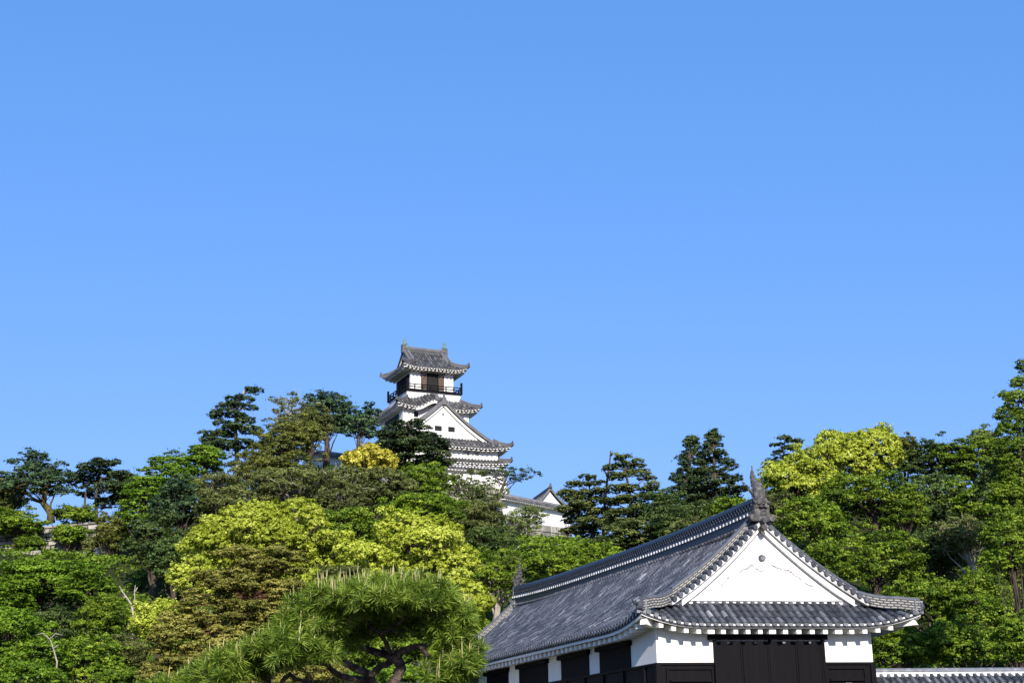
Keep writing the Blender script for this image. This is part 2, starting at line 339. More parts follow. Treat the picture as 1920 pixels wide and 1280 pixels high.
# ------------------------------------------------------------------ THE GATE HOUSE
def build_gate():
    rng = random.Random(3)
    A = np.array([4.65, 50.0, 0.0]); yf, ysd = R(11.04), R(19.5)
    df = np.array([math.cos(yf), math.sin(yf), 0]); ds = np.array([-math.sin(ysd), math.cos(ysd), 0])
    F0 = lambda a, b, z: A + df * a + ds * b + np.array([0, 0, z])
    RC = 3.92                                  # ridge line; the right eave juts further than the left
    F = lambda a, b, z: F0(RC + (a - RC) * (1.08 if a > RC else .98), b, z)
    W, Ln, o = 7.7, 25.2, .8
    root = empty('gate_house', A, 'large black and white castle gate house with grey tiled gable roof in the right foreground', 'gate house')
    T, E, Ds, ov = 4.85, Ln / 2 + o, 1.1, .4
    c = (RC, Ln / 2)
    prof = lambda d: 6.42 + .42 * max(d, -.2) + .063 * d * d
    fprof = lambda d: 6.38 + .76 * max(d, -.2) + .07 * d * d
    faces = irimoya(T, E, Ds, ov, prof, fprof, .42, c)
    left, right, front, back = faces
    lfT_ = liftf(T, .42, .5); fd_ = lambda d: max(0, 1 - d / (Ds * 2.2)) ** 1.5
    def zfr(e, d):
        w_ = min(1, max(0, (T - abs(e) - d) / 1.6)); w_ = w_ * w_ * (3 - 2 * w_)
        return prof(d) * (1 - w_) + fprof(d) * w_ + lfT_(e) * fd_(d)
    front.zf = back.zf = zfr
    # straight part longer on the long sides
    lfE = liftf(E, .42, .74, 2.4); fade = lambda d: max(0, 1 - d / 2.4) ** 1.5
    left.zf = right.zf = lambda e, d: prof(d) + lfE(e) * fade(d)
    mb = MB()
    for fc in faces: tile_face(mb, fc, F, .262, .084, .30, rng, 5, .02, .10, .58)
    roof = mb.build('roof', M['tile'], root)
    # main ridge
    zr = lambda b: 9.62 + .22 * abs((b - Ln / 2) / (Ln / 2)) ** 3
    bs = np.linspace(.05, Ln - .05, 40)
    mb = MB(); ridge(mb, [(RC, b, zr(b)) for b in bs], .56, .34, F, tint=.45)
    ridge(mb, [(RC, b, zr(b) + .34) for b in bs], .44, .44, F, tint=.25, base=0)
    mw = mb; f0 = len(mb.f)
    for sgn in (-1, 1):
        n = int(Ln / .21)
        for k in range(n):
            for row in range(3):
                b = .15 + (k + .5 * (row % 2)) * .21; z = zr(b) + .46 + row * .12
                if b > Ln - .1: continue
                x = RC + sgn * .222
                for q in range(6):
                    g0, g1 = q * math.pi / 6, (q + 1) * math.pi / 6
                    mb.quad(F(x, b + .1 * math.cos(g0), z + .085 * math.sin(g0)), F(x, b + .1 * math.cos(g1), z + .085 * math.sin(g1)), F(x + sgn * .03, b + .082 * math.cos(g1), z + .062 * math.sin(g1)), F(x + sgn * .03, b + .082 * math.cos(g0), z + .062 * math.sin(g0)), rng.uniform(.2, .5))
    mb.mf[(f0, len(mb.f))] = 1; f1 = len(mb.f)
    for sgn in (-1, 1):
        for k in range(int(Ln / .262)):
            b = .2 + k * .262; z = zr(b) + .36; x = RC + sgn * .30
            mw.box(min(x, x + sgn * .03), max(x, x + sgn * .03), b, b + .085, z - .02, z + .075, F=F)
    mb.mf[(f1, len(mb.f))] = 2; f2 = len(mb.f)
    for sgn in (-1, 1):      # lip of half tiles where the ridge meets the slope
        for k in range(int(Ln / .262)):
            b = .2 + k * .262; x = RC + sgn * .34; z = zr(b) + .03
            mb.tube([F(x - sgn * .1, b, z), F(x + sgn * .12, b, z - .06)], .055, 6, rng.uniform(.1, .5))
    mb.mf[(f2, len(mb.f))] = 1
    rdg = mb.build('ridge', [M['tile_dark'], M['tile'], M['plaster_old']], roof)
    # verge: cross tiles, plaster, sloping net-pattern ridges, hip ridges
    for end in (0, 1):
        G = (lambda a, b, z: F(a, b, z)) if end == 0 else (lambda a, b, z: F(a, Ln - b, z))
        bv = -o + Ds - ov
        for sgn in (-1, 1):
            mt, mp, mn = MB(), MB(), MB()
            t = .28
            while t < 3.4:
                z = prof(T - t); mt.tube([G(RC + sgn * t, bv - .14, z + .06), G(RC + sgn * t, bv + .24, z + .10)], .088, 8, rng.uniform(.25, .6))
                sl = .5 + .113 * (T - t); t += .27 / math.hypot(1, sl)
            ts = np.linspace(.02, 3.42, 26)
            for t0, t1 in zip(ts[:-1], ts[1:]):
                z0, z1 = prof(T - t0), prof(T - t1)
                x0, x1 = RC + sgn * t0, RC + sgn * t1
                mp.hexa([G(x0, bv - .05, z0 - .10), G(x1, bv - .05, z1 - .10), G(x1, bv + .42, z1 - .06), G(x0, bv + .42, z0 - .06), G(x0, bv - .05, z0 + .05), G(x1, bv - .05, z1 + .05), G(x1, bv + .42, z1 + .08), G(x0, bv + .42, z0 + .08)])
            path = [(RC + sgn * t, bv + .36, prof(T - t)) for t in np.linspace(.25, 3.25, 18)]
            ridge(mn, path, .20, .36, G, side=(0, 1, 0))
            hip = []
            for u in np.linspace(0, 1, 14):
                d = 1.56 * (1 - u); b = -o + (bv + .36 + o) * (1 - u) ** 1.0
                hip.append((RC + sgn * (T - d - .02), b, prof(d) + .42 * fade(d) * min(1, 1.35 * u + .12) + .05))
            ridge(mn, hip, .2, .26, G)
            fm = len(mt.f); mt.v and mt.add(mp.v, mp.f); mt.mf[(fm, len(mt.f))] = 1
            mt.build('verge', [M['tile'], M['plaster_old']], roof); mn.mf.update({(fi, fi + 1): 1 for fi, uv in mn.uv.items() if uv[0] == (.13, .05)}); mn.build('verge_ridge', [M['net'], M['tile']], roof)
        # gable
        mg = MB(); gable_wall(mg, F, c, bv + .22 if end == 0 else Ln - bv - .22, T, prof, 7.08, -.1, .2, 28, -1 if end == 0 else 1)
        gb = mg.build('gable', M['plaster'], root)
        mg = MB(); y0, y1 = bv + .06, bv + .18
        if end: y0, y1 = Ln - y1, Ln - y0
        barge(mg, F, c, y0, y1, T, prof, 3.02, -.11, .22, 24)
        mg.build('bargeboard', M['plaster'], gb)
        if end == 0:
            mg = MB(); yy = bv + .22
            mg.box(RC - 3.0, RC + 3.0, yy - .05, yy + .02, 7.22, 7.28, F=F); mg.build('gable_ledge', M['plaster_old'], gb); mg = MB()
            # floral crest: ring and centre boss
            mg.tube([F(3.96, yy, 8.70), F(3.96, yy - .05, 8.70)], .115, 16, .4)
            for q in range(6):
                g = q * math.pi / 3; mg.tube([F(4.0 + .062 * math.cos(g), yy - .05, 8.70 + .062 * math.sin(g)), F(4.0 + .062 * math.cos(g), yy - .075, 8.70 + .062 * math.sin(g))], .032, 8, .8)
            mg.tube([F(4.0, yy - .05, 8.70), F(4.0, yy - .085, 8.70)], .03, 8, .9)
            mg.build('crest', M['tile'], gb)
            for ln in ([(3.15, 8.22), (3.32, 8.30), (3.5, 8.38), (3.62, 8.47), (3.72, 8.36), (3.84, 8.28), (3.92, 8.22), (4.02, 8.30)], [(4.27, 8.46), (4.5, 8.36), (4.7, 8.29), (4.88, 8.27), (5.05, 8.12), (5.25, 7.97), (5.45, 7.82), (5.66, 7.70)], [(2.4, 7.72), (2.6, 7.9), (2.75, 8.05)]):
                mg = MB()
                for (x0, z0), (x1, z1) in zip(ln[:-1], ln[1:]):
                    for s_ in range(3):
                        u0, u1 = s_ / 3, (s_ + 1) / 3; j0 = rng.uniform(-.02, .02); wd = rng.uniform(.012, .034)
                        xa, xb = x0 + (x1 - x0) * u0, x0 + (x1 - x0) * u1; za, zb = z0 + (z1 - z0) * u0 + j0, z0 + (z1 - z0) * u1 + j0
                        mg.hexa([F(xa, yy - .004, za - wd), F(xb, yy - .004, zb - wd), F(xb, yy + .02, zb - wd), F(xa, yy + .02, za - wd), F(xa, yy - .004, za + wd), F(xb, yy - .004, zb + wd), F(xb, yy + .02, zb + wd), F(xa, yy + .02, za + wd)])
                mg.build('plaster_crack', M['crack'], gb)
        # ridge-end tile and fish ornament
        ye = bv - .12
        mg = MB()
        B2 = lambda x0, x1, b0, b1, z0, z1, t=.5: mg.hexa([G(x0, b0, z0), G(x1, b0, z0), G(x1, b1, z0), G(x0, b1, z0), G(x0, b0, z1), G(x1, b0, z1), G(x1, b1, z1), G(x0, b1, z1)], t)
        m0 = RC; zb = 9.95
        B2(m0 - .26, m0 + .26, ye, ye + .2, zb, zb + .62, .62)
        B2(m0 - .36, m0 + .36, ye + .02, ye + .18, zb - .02, zb + .22, .6)
        mg.tube([G(m0 - .33, ye - .02, zb + .1), G(m0 - .33, ye + .2, zb + .1)], .13, 10, .66); mg.tube([G(m0 + .33, ye - .02, zb + .1), G(m0 + .33, ye + .2, zb + .1)], .13, 10, .66)
        mg.tube([G(m0 - .27, ye - .03, zb + .62), G(m0, ye - .03, zb + .72), G(m0 + .27, ye - .03, zb + .62)], .06, 8, .75)
        mg.tube([G(m0, ye - .2, zb - .02), G(m0, ye + .3, zb - .02)], .1, 10, .65)
        mg.tube([G(m0, ye - .16, zb - .26), G(m0, ye + .3, zb - .24)], .11, 10, .2)
        for k in range(3): B2(m0 + .0, m0 + .14, ye - .03, ye + .01, zb + .2 + k * .13, zb + .25 + k * .13, .05)
        B2(m0 - .04, m0 + .0, ye - .03, ye + .01, zb + .2, zb + .52, .05)
        mg.build('ridge_end_tile', M['ornament'], roof)
        mg = MB()
        sp = [(.10, .55), (.12, .82), (.18, 1.08), (.30, 1.33), (.45, 1.55), (.54, 1.72), (.50, 1.97)]; rd = [.22, .215, .195, .15, .10, .06, .012]
        mg.tube([G(m0, ye + b, zb + z) for b, z in sp], rd, 12, .55)
        for s_ in (-1, 1):
            mg.tube([G(m0 + s_ * .15, ye + .2, zb + .95), G(m0 + s_ * .26, ye + .3, zb + 1.14), G(m0 + s_ * .27, ye + .4, zb + 1.32)], [.09, .06, .008], 6, .4)
        for k in range(5):
            b, z = .34 + .10 * k + .03 * k * k, .75 + .19 * k
            mg.tube([G(m0, ye + b - .06, zb + z), G(m0, ye + b + .10, zb + z + .12)], [.05, .008], 6, .3)
        mg.tube([G(m0, ye + .02, zb + .62), G(m0, ye - .06, zb + .8)], [.12, .05], 8, .5)
        mg.tube([G(m0, ye + .52, zb + 1.5), G(m0, ye + .34, zb + 1.66)], [.055, .01], 6, .4)
        for k in range(9):                # scale rows and side fins along the body
            u_ = k / 8; b_ = np.interp(u_, np.linspace(0, 1, len(sp)), [q[0] for q in sp]); z_ = np.interp(u_, np.linspace(0, 1, len(sp)), [q[1] for q in sp]); r_ = np.interp(u_, np.linspace(0, 1, len(sp)), rd)
            for q in range(7):
                g_ = (q + .5 * (k % 2)) * 2 * math.pi / 7; x_, y_ = r_ * math.cos(g_), r_ * math.sin(g_)
                mg.tube([G(m0 + x_ * .8, ye + b_ + y_ * .8, zb + z_ - .07), G(m0 + x_ * 1.06, ye + b_ + y_ * 1.06, zb + z_ + .06)], [.075 * r_ / .2 + .01, .012], 5, .5)
        mg.build('fish_ornament', M['ornament'], roof)
        for sgn in (-1, 1):       # hip-end tiles with curled horns, shadow put into the horns' dark tint
            mg = MB(); ax, ay = RC + sgn * (T - .1), -o + .1; z0 = fprof(0) + .42
            mg.tube([G(ax, ay - .1, z0 + .16), G(ax + sgn * .12, ay + .02, z0 + .16)], .17, 10, .5)
            mg.tube([G(ax, ay, z0 + .2), G(ax + sgn * .02, ay - .03, z0 + (.5 if sgn < 0 else .34)), G(ax - sgn * .04, ay, z0 + (.58 if sgn < 0 else .42))], [.1, .07, .03], 8, .15)
            mg.hexa([G(ax + sgn * x_, ay - .14 + y_, z0 + z_) for z_ in (-.08, .36) for x_, y_ in ((-.12, 0), (.2, .1), (.2, .18), (-.12, .08))], .8)
            if sgn < 0: mg.tube([G(ax + sgn * .1, ay - .05, z0 + .2), G(ax + sgn * .34, ay - .2, z0 + .22), G(ax + sgn * .46, ay - .24, z0 + .36)], [.07, .05, .01], 6, .1)
            mg.build('hip_end_tile', M['tile'], roof)
    # eaves
    for fc, n in ((left, 60), (right, 60), (front, 40), (back, 40)):
        mb = MB(); eave_trim(mb, fc, F, .045 if fc in (front, back) else .11, o + .1, n, drop=.135)
        es = np.linspace(-fc.E + .1, fc.E - .1, n + 1)
        for e0, e1 in zip(es[:-1], es[1:]):      # second, recessed eave board
            w0, w1 = fc.p(e0, .005, -.02), fc.p(e1, .005, -.02); dw = np.array([0, 0, .055]); iw = np.array([fc.i[0], fc.i[1], 0]) * .05
            mb.hexa([F(*(w0 - dw)), F(*(w1 - dw)), F(*(w1 - dw + iw)), F(*(w0 - dw + iw)), F(*w0), F(*w1), F(*(w1 + iw)), F(*(w0 + iw))])
        mb.build('eave_board', M['plaster'], root)
        mb = MB(); n2 = int(round(2 * fc.E / .262)); es2 = np.linspace(-fc.E, fc.E, n2 + 1)
        for e in es2[1:-1]:                        # dark lips of the pan tiles over the white board
            q = fc.p(e, -.02, 0); ex = np.array([fc.e[0], fc.e[1], 0]); iv = np.array([fc.i[0], fc.i[1], 0])
            z1, z0 = -.01, -.085
            mb.hexa([F(*(q + ex * x + iv * y + np.array([0, 0, z]))) for z in (z0, z1) for x, y in ((-.032, 0), (.032, 0), (.032, .06), (-.032, .06))], .2)
        for e0, e1 in zip(es2[:-1], es2[1:]):
            q0, q1 = fc.p(e0, -.005, -.077), fc.p(e1, -.005, -.077); iv = np.array([fc.i[0], fc.i[1], 0]) * .1; dn = np.array([0, 0, .056])
            mb.hexa([F(*(q0 - dn)), F(*(q1 - dn)), F(*(q1 - dn + iv)), F(*(q0 - dn + iv)), F(*q0), F(*q1), F(*(q1 + iv)), F(*(q0 + iv))], .15)
        mb.build('eave_tiles', M['tile'], root)
        if fc is back or fc is right: continue
        k = 0; e = -fc.E + .75
        while e < fc.E - .6:
            wd = .12 if (k % 5 == 4 and fc is front) else .078
            mb = MB(); q0 = fc.p(e, .12, 0); z = fc.zf(e, 0) - (.205 if fc is front else .27)
            ex = np.array([fc.e[0], fc.e[1], 0]); iv = np.array([fc.i[0], fc.i[1], 0])
            P = lambda x, d, dz: F(*(np.array([q0[0], q0[1], z]) + ex * x + iv * d + np.array([0, 0, dz + .12 * d])))
            mb.hexa([P(-wd, 0, -.13), P(wd, 0, -.13), P(wd, .8, -.13), P(-wd, .8, -.13), P(-wd, 0, .03), P(wd, 0, .03), P(wd, .75, .03), P(-wd, .75, .03)])
            mb.build('rafter', M['plaster'], root)
            k += 1; e += .44 if fc is front else .46
    for sgn, fc in ((-1, front), (1, front)):     # corner rafters
        mb = MB(); ax, ay = RC + sgn * T, -o; dx, dy = -sgn * .7071, .7071
        zc = fprof(0) + .30
        def P(u, v, z): return F(ax + dx * u - dy * v * sgn, ay + dy * u + dx * v * sgn, z)
        mb.hexa([P(.16, -.11, zc - .33), P(.16, .11, zc - .33), P(1.5, .11, zc - .42), P(1.5, -.11, zc - .42), P(.30, -.11, zc - .05), P(.30, .11, zc - .05), P(1.5, .11, zc - .1), P(1.5, -.11, zc - .1)])
        mb.build('corner_rafter', M['plaster'], root)
    # walls: plaster box above, boards below
    F = F0
    mb = MB(); mb.box(0, W, 0, Ln, 5.16, 6.62, F=F); mb.build('plaster_wall', M['plaster'], root)
    mb = MB(); mb.box(.02, W - .02, .02, Ln - .02, 3.2, 5.16, F=F)
    mb.box(-.03, W + .03, -.03, Ln + .03, 5.08, 5.157, F=F)
    mb.box(-.05, .12, -.05, .12, 3.2, 5.08, F=F); mb.box(W - .12, W + .05, -.05, .12, 3.2, 5.08, F=F)
    for x0, x1 in ((.3, 1.95), (5.95, 7.4)):
        mb.box(x0, x1, -.04, .03, 4.93, 5.0, F=F); mb.box(x0, x0 + .07, -.04, .03, 3.3, 4.93, F=F); mb.box(x1 - .07, x1, -.04, .03, 3.3, 4.93, F=F)
        mb.box(x0 + .12, x1 - .1, -.07, .03, 4.53, 4.60, F=F)
    for k in range(14):
        mb.box(-.035, .03, 1.0 + k * 1.8, 1.12 + k * 1.8, 3.2, 5.08, F=F)
    bw = mb.build('board_wall', M['boards_panel'], root)
    for bx_ in (.95, 6.6):
        mb = MB(); mb.box(bx_, bx_ + .22, -.09, -.075, 4.40, 4.47, F=F); mb.build('iron_bracket', M['iron'], bw)
    # front doors
    mb = MB(); mb.box(1.80, 6.02, -.16, .02, 5.90, 6.07, F=F); mb.build('lintel', M['boards'], root)
    for x0, x1 in ((2.06, 2.98), (3.0, 3.93), (4.02, 4.93), (4.95, 5.84)):
        mb = MB(); mb.box(x0, x1, -.05, .02, 3.2, 5.86, F=F)
        mb.box(x0, x0 + .06, -.075, -.03, 3.2, 5.8, F=F); mb.box(x1 - .06, x1, -.075, -.03, 3.2, 5.8, F=F)
        dr = mb.build('door_panel', M['boards_panel'], root)
        mb = MB(); xm = (x0 + x1) / 2; mb.box(xm - .05, xm + .05, -.09, -.05, 5.78, 5.835, F=F); mb.build('iron_fitting', M['iron'], dr)
    for x in (1.98, 3.93, 5.84):
        mb = MB(); mb.box(x, x + .085, -.1, .02, 3.2, 5.9, F=F); mb.build('door_post', M['boards'], root)
    # long-side shutters: dark bays with a jutting beam over each
    for b0, b1 in ((2.1, 4.9), (5.95, 8.8), (10.3, 13.7), (15.1, 18.0), (19.3, 22.2)):
        mb = MB(); mb.box(-.03, .01, b0, b1, 5.157, 5.98, F=F); mb.box(-.16, .01, b0 - .12, b1 + .12, 5.90, 6.07, F=F)
        mb.build('shuttered_bay', M['boards'], root)
    # stone footing below the boards
    mb = stone_block(F, -.1, W + .1, -.1, Ln + .1, 0, 3.2, .5, rng, .55, .45)
    mb.build('stone_footing', M['stone'], root)
    return F, W, Ln
def stone_block(F, x0, x1, y0, y1, z0, z1, batter, rng, sw=.8, sh=.6, sides='FLRB'):
    """dry stone facing: uneven blocks, each slightly proud of a dark core"""
    mb = MB()
    mb.hexa([F(x0 - batter + .1, y0 - batter + .1, z0), F(x1 + batter - .1, y0 - batter + .1, z0), F(x1 + batter - .1, y1 + batter - .1, z0), F(x0 - batter + .1, y1 + batter - .1, z0), F(x0 + .1, y0 + .1, z1 - .05), F(x1 - .1, y0 + .1, z1 - .05), F(x1 - .1, y1 - .1, z1 - .05), F(x0 + .1, y1 - .1, z1 - .05)], .02)
    def facing(P, length):
        z = z0
        while z < z1 - .05:
            h = min(sh * rng.uniform(.7, 1.35), z1 - z)
            if z1 - z - h < .2: h = z1 - z
            s = 0
            while s < length - .02:
                w_ = min(sw * rng.uniform(.6, 1.6), length - s)
                if length - s - w_ < .2: w_ = length - s
                pr = rng.uniform(.0, .12); j = lambda: rng.uniform(-.05, .05)
                q = [(s + .02 + abs(j()), z + .02 + abs(j())), (s + w_ - .02 - abs(j()), z + .02 + abs(j())), (s + w_ - .02 - abs(j()), z + h - .02 - abs(j())), (s + .02 + abs(j()), z + h - .02 - abs(j()))]
                fr = [P(a, -pr, b) for a, b in q]; bk = [P(a, .25, b) for a, b in q]
                i_ = [(a * .8 + (s + w_ / 2) * .2, b * .8 + (z + h / 2) * .2) for a, b in q]; top = [P(a, -pr - .06, b) for a, b in i_]
                mb.add(bk + fr + top, [(0, 1, 5, 4), (1, 2, 6, 5), (2, 3, 7, 6), (3, 0, 4, 7), (4, 5, 9, 8), (5, 6, 10, 9), (6, 7, 11, 10), (7, 4, 8, 11), (8, 9, 10, 11)], rng.uniform(.2, 1))
                s += w_
            z += h
    bt = lambda z: batter * (z1 - z) / (z1 - z0 + 1e-6)
    if 'F' in sides: facing(lambda s, o, z: F(x0 - bt(z) + s * (x1 - x0 + 2 * bt(z)) / (x1 - x0), y0 - bt(z) + o, z), x1 - x0)
    if 'L' in sides: facing(lambda s, o, z: F(x0 - bt(z) + o, y0 - bt(z) + s * (y1 - y0 + 2 * bt(z)) / (y1 - y0), z), y1 - y0)
    if 'R' in sides: facing(lambda s, o, z: F(x1 + bt(z) - o, y0 - bt(z) + s * (y1 - y0 + 2 * bt(z)) / (y1 - y0), z), y1 - y0)
    if 'B' in sides: facing(lambda s, o, z: F(x0 - bt(z) + s * (x1 - x0 + 2 * bt(z)) / (x1 - x0), y1 + bt(z) - o, z), x1 - x0)
    return mb
GF, GW, GL = build_gate()
# ------------------------------------------------------------------ roofed plaster walls
def roofed_wall(name, P0, P1, h, half, rise, label, tm, spacing=.262, r=.075, th=.35, pm='plaster', ridge_h=.16):
    """P0,P1: ends of the ridge line. The wall hangs below it, h high"""
    rng = random.Random(hash(label) % 999)
    P0, P1 = np.array(P0, float), np.array(P1, float)
    L = float(np.hypot(*(P1 - P0)[:2])); e = (P1 - P0)[:2] / L; n_ = np.array([-e[1], e[0]])
    slope = (P1[2] - P0[2]) / L; mid = (P0 + P1) / 2
    F = lambda a, b, z: np.array([mid[0] + e[0] * a + n_[0] * b, mid[1] + e[1] * a + n_[1] * b, mid[2] + slope * a + z])
    root = empty(name, (mid[0], mid[1], mid[2] - h - rise), label, 'wall')
    mb = MB(); E = L / 2
    fr = Face((0, -half), (1, 0), (0, 1), E, lambda q: half, lambda q, d: -rise - ridge_h + rise * d / half * .95 + .02)
    bk = Face((0, half), (-1, 0), (0, -1), E, lambda q: half, lambda q, d: -rise - ridge_h + rise * d / half * .95 + .02)
    for fc in (fr, bk): tile_face(mb, fc, F, spacing, r, .3, rng)
    rf = mb.build('roof', M[tm], root)
    mb = MB(); ridge(mb, [(a, 0, -ridge_h - .02) for a in np.linspace(-E, E, 8)], .24, ridge_h - .06, F, tint=.75, base=-.1); fr_ = len(mb.f); k = int(L / spacing)
    for i in range(k):
        a = -E + (i + .5) * spacing
        for s_ in (-1, 1): mb.box(a - spacing * .27, a + spacing * .27, min(s_ * .13, s_ * .17), max(s_ * .13, s_ * .17), -ridge_h - .13, -ridge_h + .03, F=F)
    mb.box(-E, E, -.135, .135, -ridge_h + .0, -ridge_h + .05, F=F)
    mb.mf[(fr_, len(mb.f))] = 1; mb.build('ridge', [M[tm], M['plaster_old']], rf)
    mb = MB(); mb.box(-E + .02, E - .02, -th / 2, th / 2, -rise - h - ridge_h, -ridge_h - rise * .3, F=F); mb.build('plaster_body', M[pm], root)
    mb = MB(); mb.box(-E + .02, E - .02, -half + .04, half - .04, -rise - ridge_h - .13, -rise - ridge_h - .03, F=F); mb.build('eave_board', M['plaster'], root)
    return root
p0 = GF(GW + .12, .35, 4.93); 
roofed_wall('roofed_wall', p0, p0 + np.array([math.cos(R(9)), math.sin(R(9)), 0]) * 9.0 + np.array([0, 0, .0]), 4.2, .55, .36, 'low tiled wall running right from the gate house at the bottom right edge', 'tile')
pa, pb = at(690, 1293, 58), at(835, 1243, 64)
roofed_wall('roofed_wall', pa, pb, 4.0, .6, .42, 'short tiled wall top glimpsed under the big foreground pine, left of the gate house', 'tile')
# ------------------------------------------------------------------ THE KEEP
def build_keep():
    rng = random.Random(9)
    yaw = R(24); C0 = np.array([-10.386, 180.0, 0.0]); ex = np.array([math.cos(yaw), math.sin(yaw), 0]); ey = np.array([-math.sin(yaw), math.cos(yaw), 0])
    C = C0 - ex * .87
    F = lambda x, y, z: C + ex * x + ey * y + np.array([0, 0, z])
    FX = lambda a, b, z: F(b, -a, z)          # ridge along x: local b -> x
    root = empty('castle_keep', F(0, 0, 33), 'white multi-tiered castle keep with grey tiled roofs on top of the wooded hill', 'castle')
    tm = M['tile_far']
    def trim(faces, G, soff, sp, th=.11, n=36, lift=0):
        mb = MB()
        for fc in faces:
            eave_trim(mb, fc, G, th, soff, n, drop=.06)
            e = -fc.E + sp
            while e < fc.E - sp * .6:
                q0 = fc.p(e, .2, 0); z = fc.zf(e, 0) - .2; exx = np.array([fc.e[0], fc.e[1], 0]); iv = np.array([fc.i[0], fc.i[1], 0])
                P = lambda x, d, dz: G(*(np.array([q0[0], q0[1], z]) + exx * x + iv * d + np.array([0, 0, dz])))
                w_ = sp * .25
                mb.hexa([P(-w_, 0, -.13), P(w_, 0, -.13), P(w_, soff, -.1), P(-w_, soff, -.1), P(-w_, 0, 0), P(w_, 0, 0), P(w_, soff, 0), P(-w_, soff, 0)]); e += sp
        return mb.build('eave_trim', M['plaster'], root)
    def hips(mb, T, E, dtop, zf, lift, G, c=(0, 0)):
        for sx in (-1, 1):
            for sy in (-1, 1):
                pts = []
                for u in np.linspace(0, 1, 8):
                    d = dtop * (1 - u); pts.append((c[0] + sx * (T - d), c[1] + sy * (E - d), zf(d) + lift * (u ** 2.2) + .02))
                pts.append((pts[-1][0] + sx * .15, pts[-1][1] + sy * .15, pts[-1][2] + .1))
                ridge(mb, pts, .34, .26, G, tint=.55)
                q = np.array(pts[-1]); mb.tube([G(*q), G(*(q + np.array([0, 0, .55])))], [.2, .1], 6, .3)
    def skirt(hx, hy, D, prof, lift, bump=None, sp=.42):
        lx, ly = liftf(hx, lift, .5), liftf(hy, lift, .5)
        fade = lambda d: max(0, 1 - d / (D * 1.6)) ** 1.3
        zx = lambda e, d: prof(d) + lx(e) * fade(d)
        zfront = (lambda e, d: prof(d) + lx(e) * fade(d) + bump(e) * (1 - .35 * d / D)) if bump else zx
        zy = lambda e, d: prof(d) + ly(e) * fade(d)
        dm = lambda E: (lambda e: max(0., min(D, E - abs(e))))
        fs = [Face((0, -hy), (1, 0), (0, 1), hx, dm(hx), zfront), Face((0, hy), (-1, 0), (0, -1), hx, dm(hx), zx), Face((-hx, 0), (0, -1), (1, 0), hy, dm(hy), zy), Face((hx, 0), (0, 1), (-1, 0), hy, dm(hy), zy)]
        mb = MB()
        for f_ in fs: tile_face(mb, f_, F, sp, .13, .5, rng, 3, .04)
        hips(mb, hx, hy, D, prof, lift, F)
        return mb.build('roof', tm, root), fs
    def wall(hx, hy, z0, z1, m='plaster', name='wall'):
        mb = MB(); mb.box(-hx, hx, -hy, hy, z0, z1, F=F); return mb.build(name, M[m], root)
    # stone base, ground-floor walls
    stone_block(F, -8.0, 8.0, -7.6, 7.6, 29.5, 35.2, 1.2, rng, 1.0, .8).build('stone_base', M['stone'], root)
    wall(6.95, 6.95, 38.2, 40.6); wall(7.0, 7.0, 35.15, 38.3)
    # pent roof over the ground floor
    r0, fs = skirt(8.2, 7.9, 1.35, lambda d: 37.95 + .55 * d + .05 * d * d, .35); trim(fs, F, .95, .62)
    # first big hip-and-gable roof, gable to the front
    prof = lambda d: 39.85 + .38 * max(d, -.2) + .0350 * d * d; fprof = lambda d: 39.8 + .62 * max(d, -.2) + .11 * d * d
    T, E, Ds, ov = 8.3, 8.0, 1.6, .35
    fa = irimoya(T, E, Ds, ov, prof, fprof, .45); mb = MB()
    for f_ in fa: tile_face(mb, f_, F, .42, .13, .5, rng, 3, .04)
    hips(mb, T, E, Ds, lambda d: max(prof(d), fprof(d)), .42, F)
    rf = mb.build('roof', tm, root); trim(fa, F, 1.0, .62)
    mb = MB(); ridge(mb, [(0, y, 45.36) for y in np.linspace(-E + Ds - ov - .1, E - Ds + ov + .1, 6)], .5, .42, F, tint=.5)
    mb.build('ridge', tm, rf)
    mb = MB(); yv = -E + Ds - ov
    for s_ in (-1, 1):
        for yy in (yv + .05, yv + .5):
            ridge(mb, [(s_ * t, yy, prof(T - t)) for t in np.linspace(.1, T - Ds * .9, 18)], .42, .2 if yy < yv + .2 else .3, F, tint=.62, side=(0, 1, 0))
    mb.box(-.26, .26, yv - .22, yv + .1, 45.1, 46.0, .6, F); mb.tube([F(0, yv - .05, 45.9), F(0, yv - .05, 46.45)], [.2, .1], 8, .5)
    mb.build('verge_ridge', tm, rf)
    mg = MB(); gable_wall(mg, F, (0, 0), -E + Ds, T, prof, 40.9, -.12, .3, 30, -1); gb = mg.build('gable', M['plaster'], root)
    mg = MB(); gable_wall(mg, F, (0, 0), E - Ds, T, prof, 40.9, -.12, .3, 30, 1); mg.build('gable', M['plaster'], root)
    mg = MB(); barge(mg, F, (0, 0), yv + .1, yv + .22, T, prof, T - Ds * .95, -.1, .42, 24); mg.build('bargeboard', M['plaster'], gb)
    mg = MB(); mg.tube([F(.02, -E + Ds, 44.0), F(.02, -E + Ds - .06, 44.0)], .16, 10, .8); mg.build('crest', tm, gb)
    def window(x0, x1, y, z0, z1, m='dark', fr='plaster', bars=0, par=root, t=.07):
        mb = MB(); mb.box(x0, x1, y - .02, y + .05, z0, z1, F=F); 
        w_ = mb.build('window', M[m], par)
        mb = MB(); mb.box(x0 - t, x0, y - .06, y + .05, z0 - t, z1 + t, F=F); mb.box(x1, x1 + t, y - .06, y + .05, z0 - t, z1 + t, F=F)
        mb.box(x0, x1, y - .06, y + .05, z1, z1 + t, F=F); mb.box(x0, x1, y - .06, y + .05, z0 - t, z0, F=F)
        for k in range(bars):
            xx = x0 + (x1 - x0) * (k + .5) / bars; mb.box(xx - .04, xx + .04, y - .05, y + .02, z0, z1, F=F)
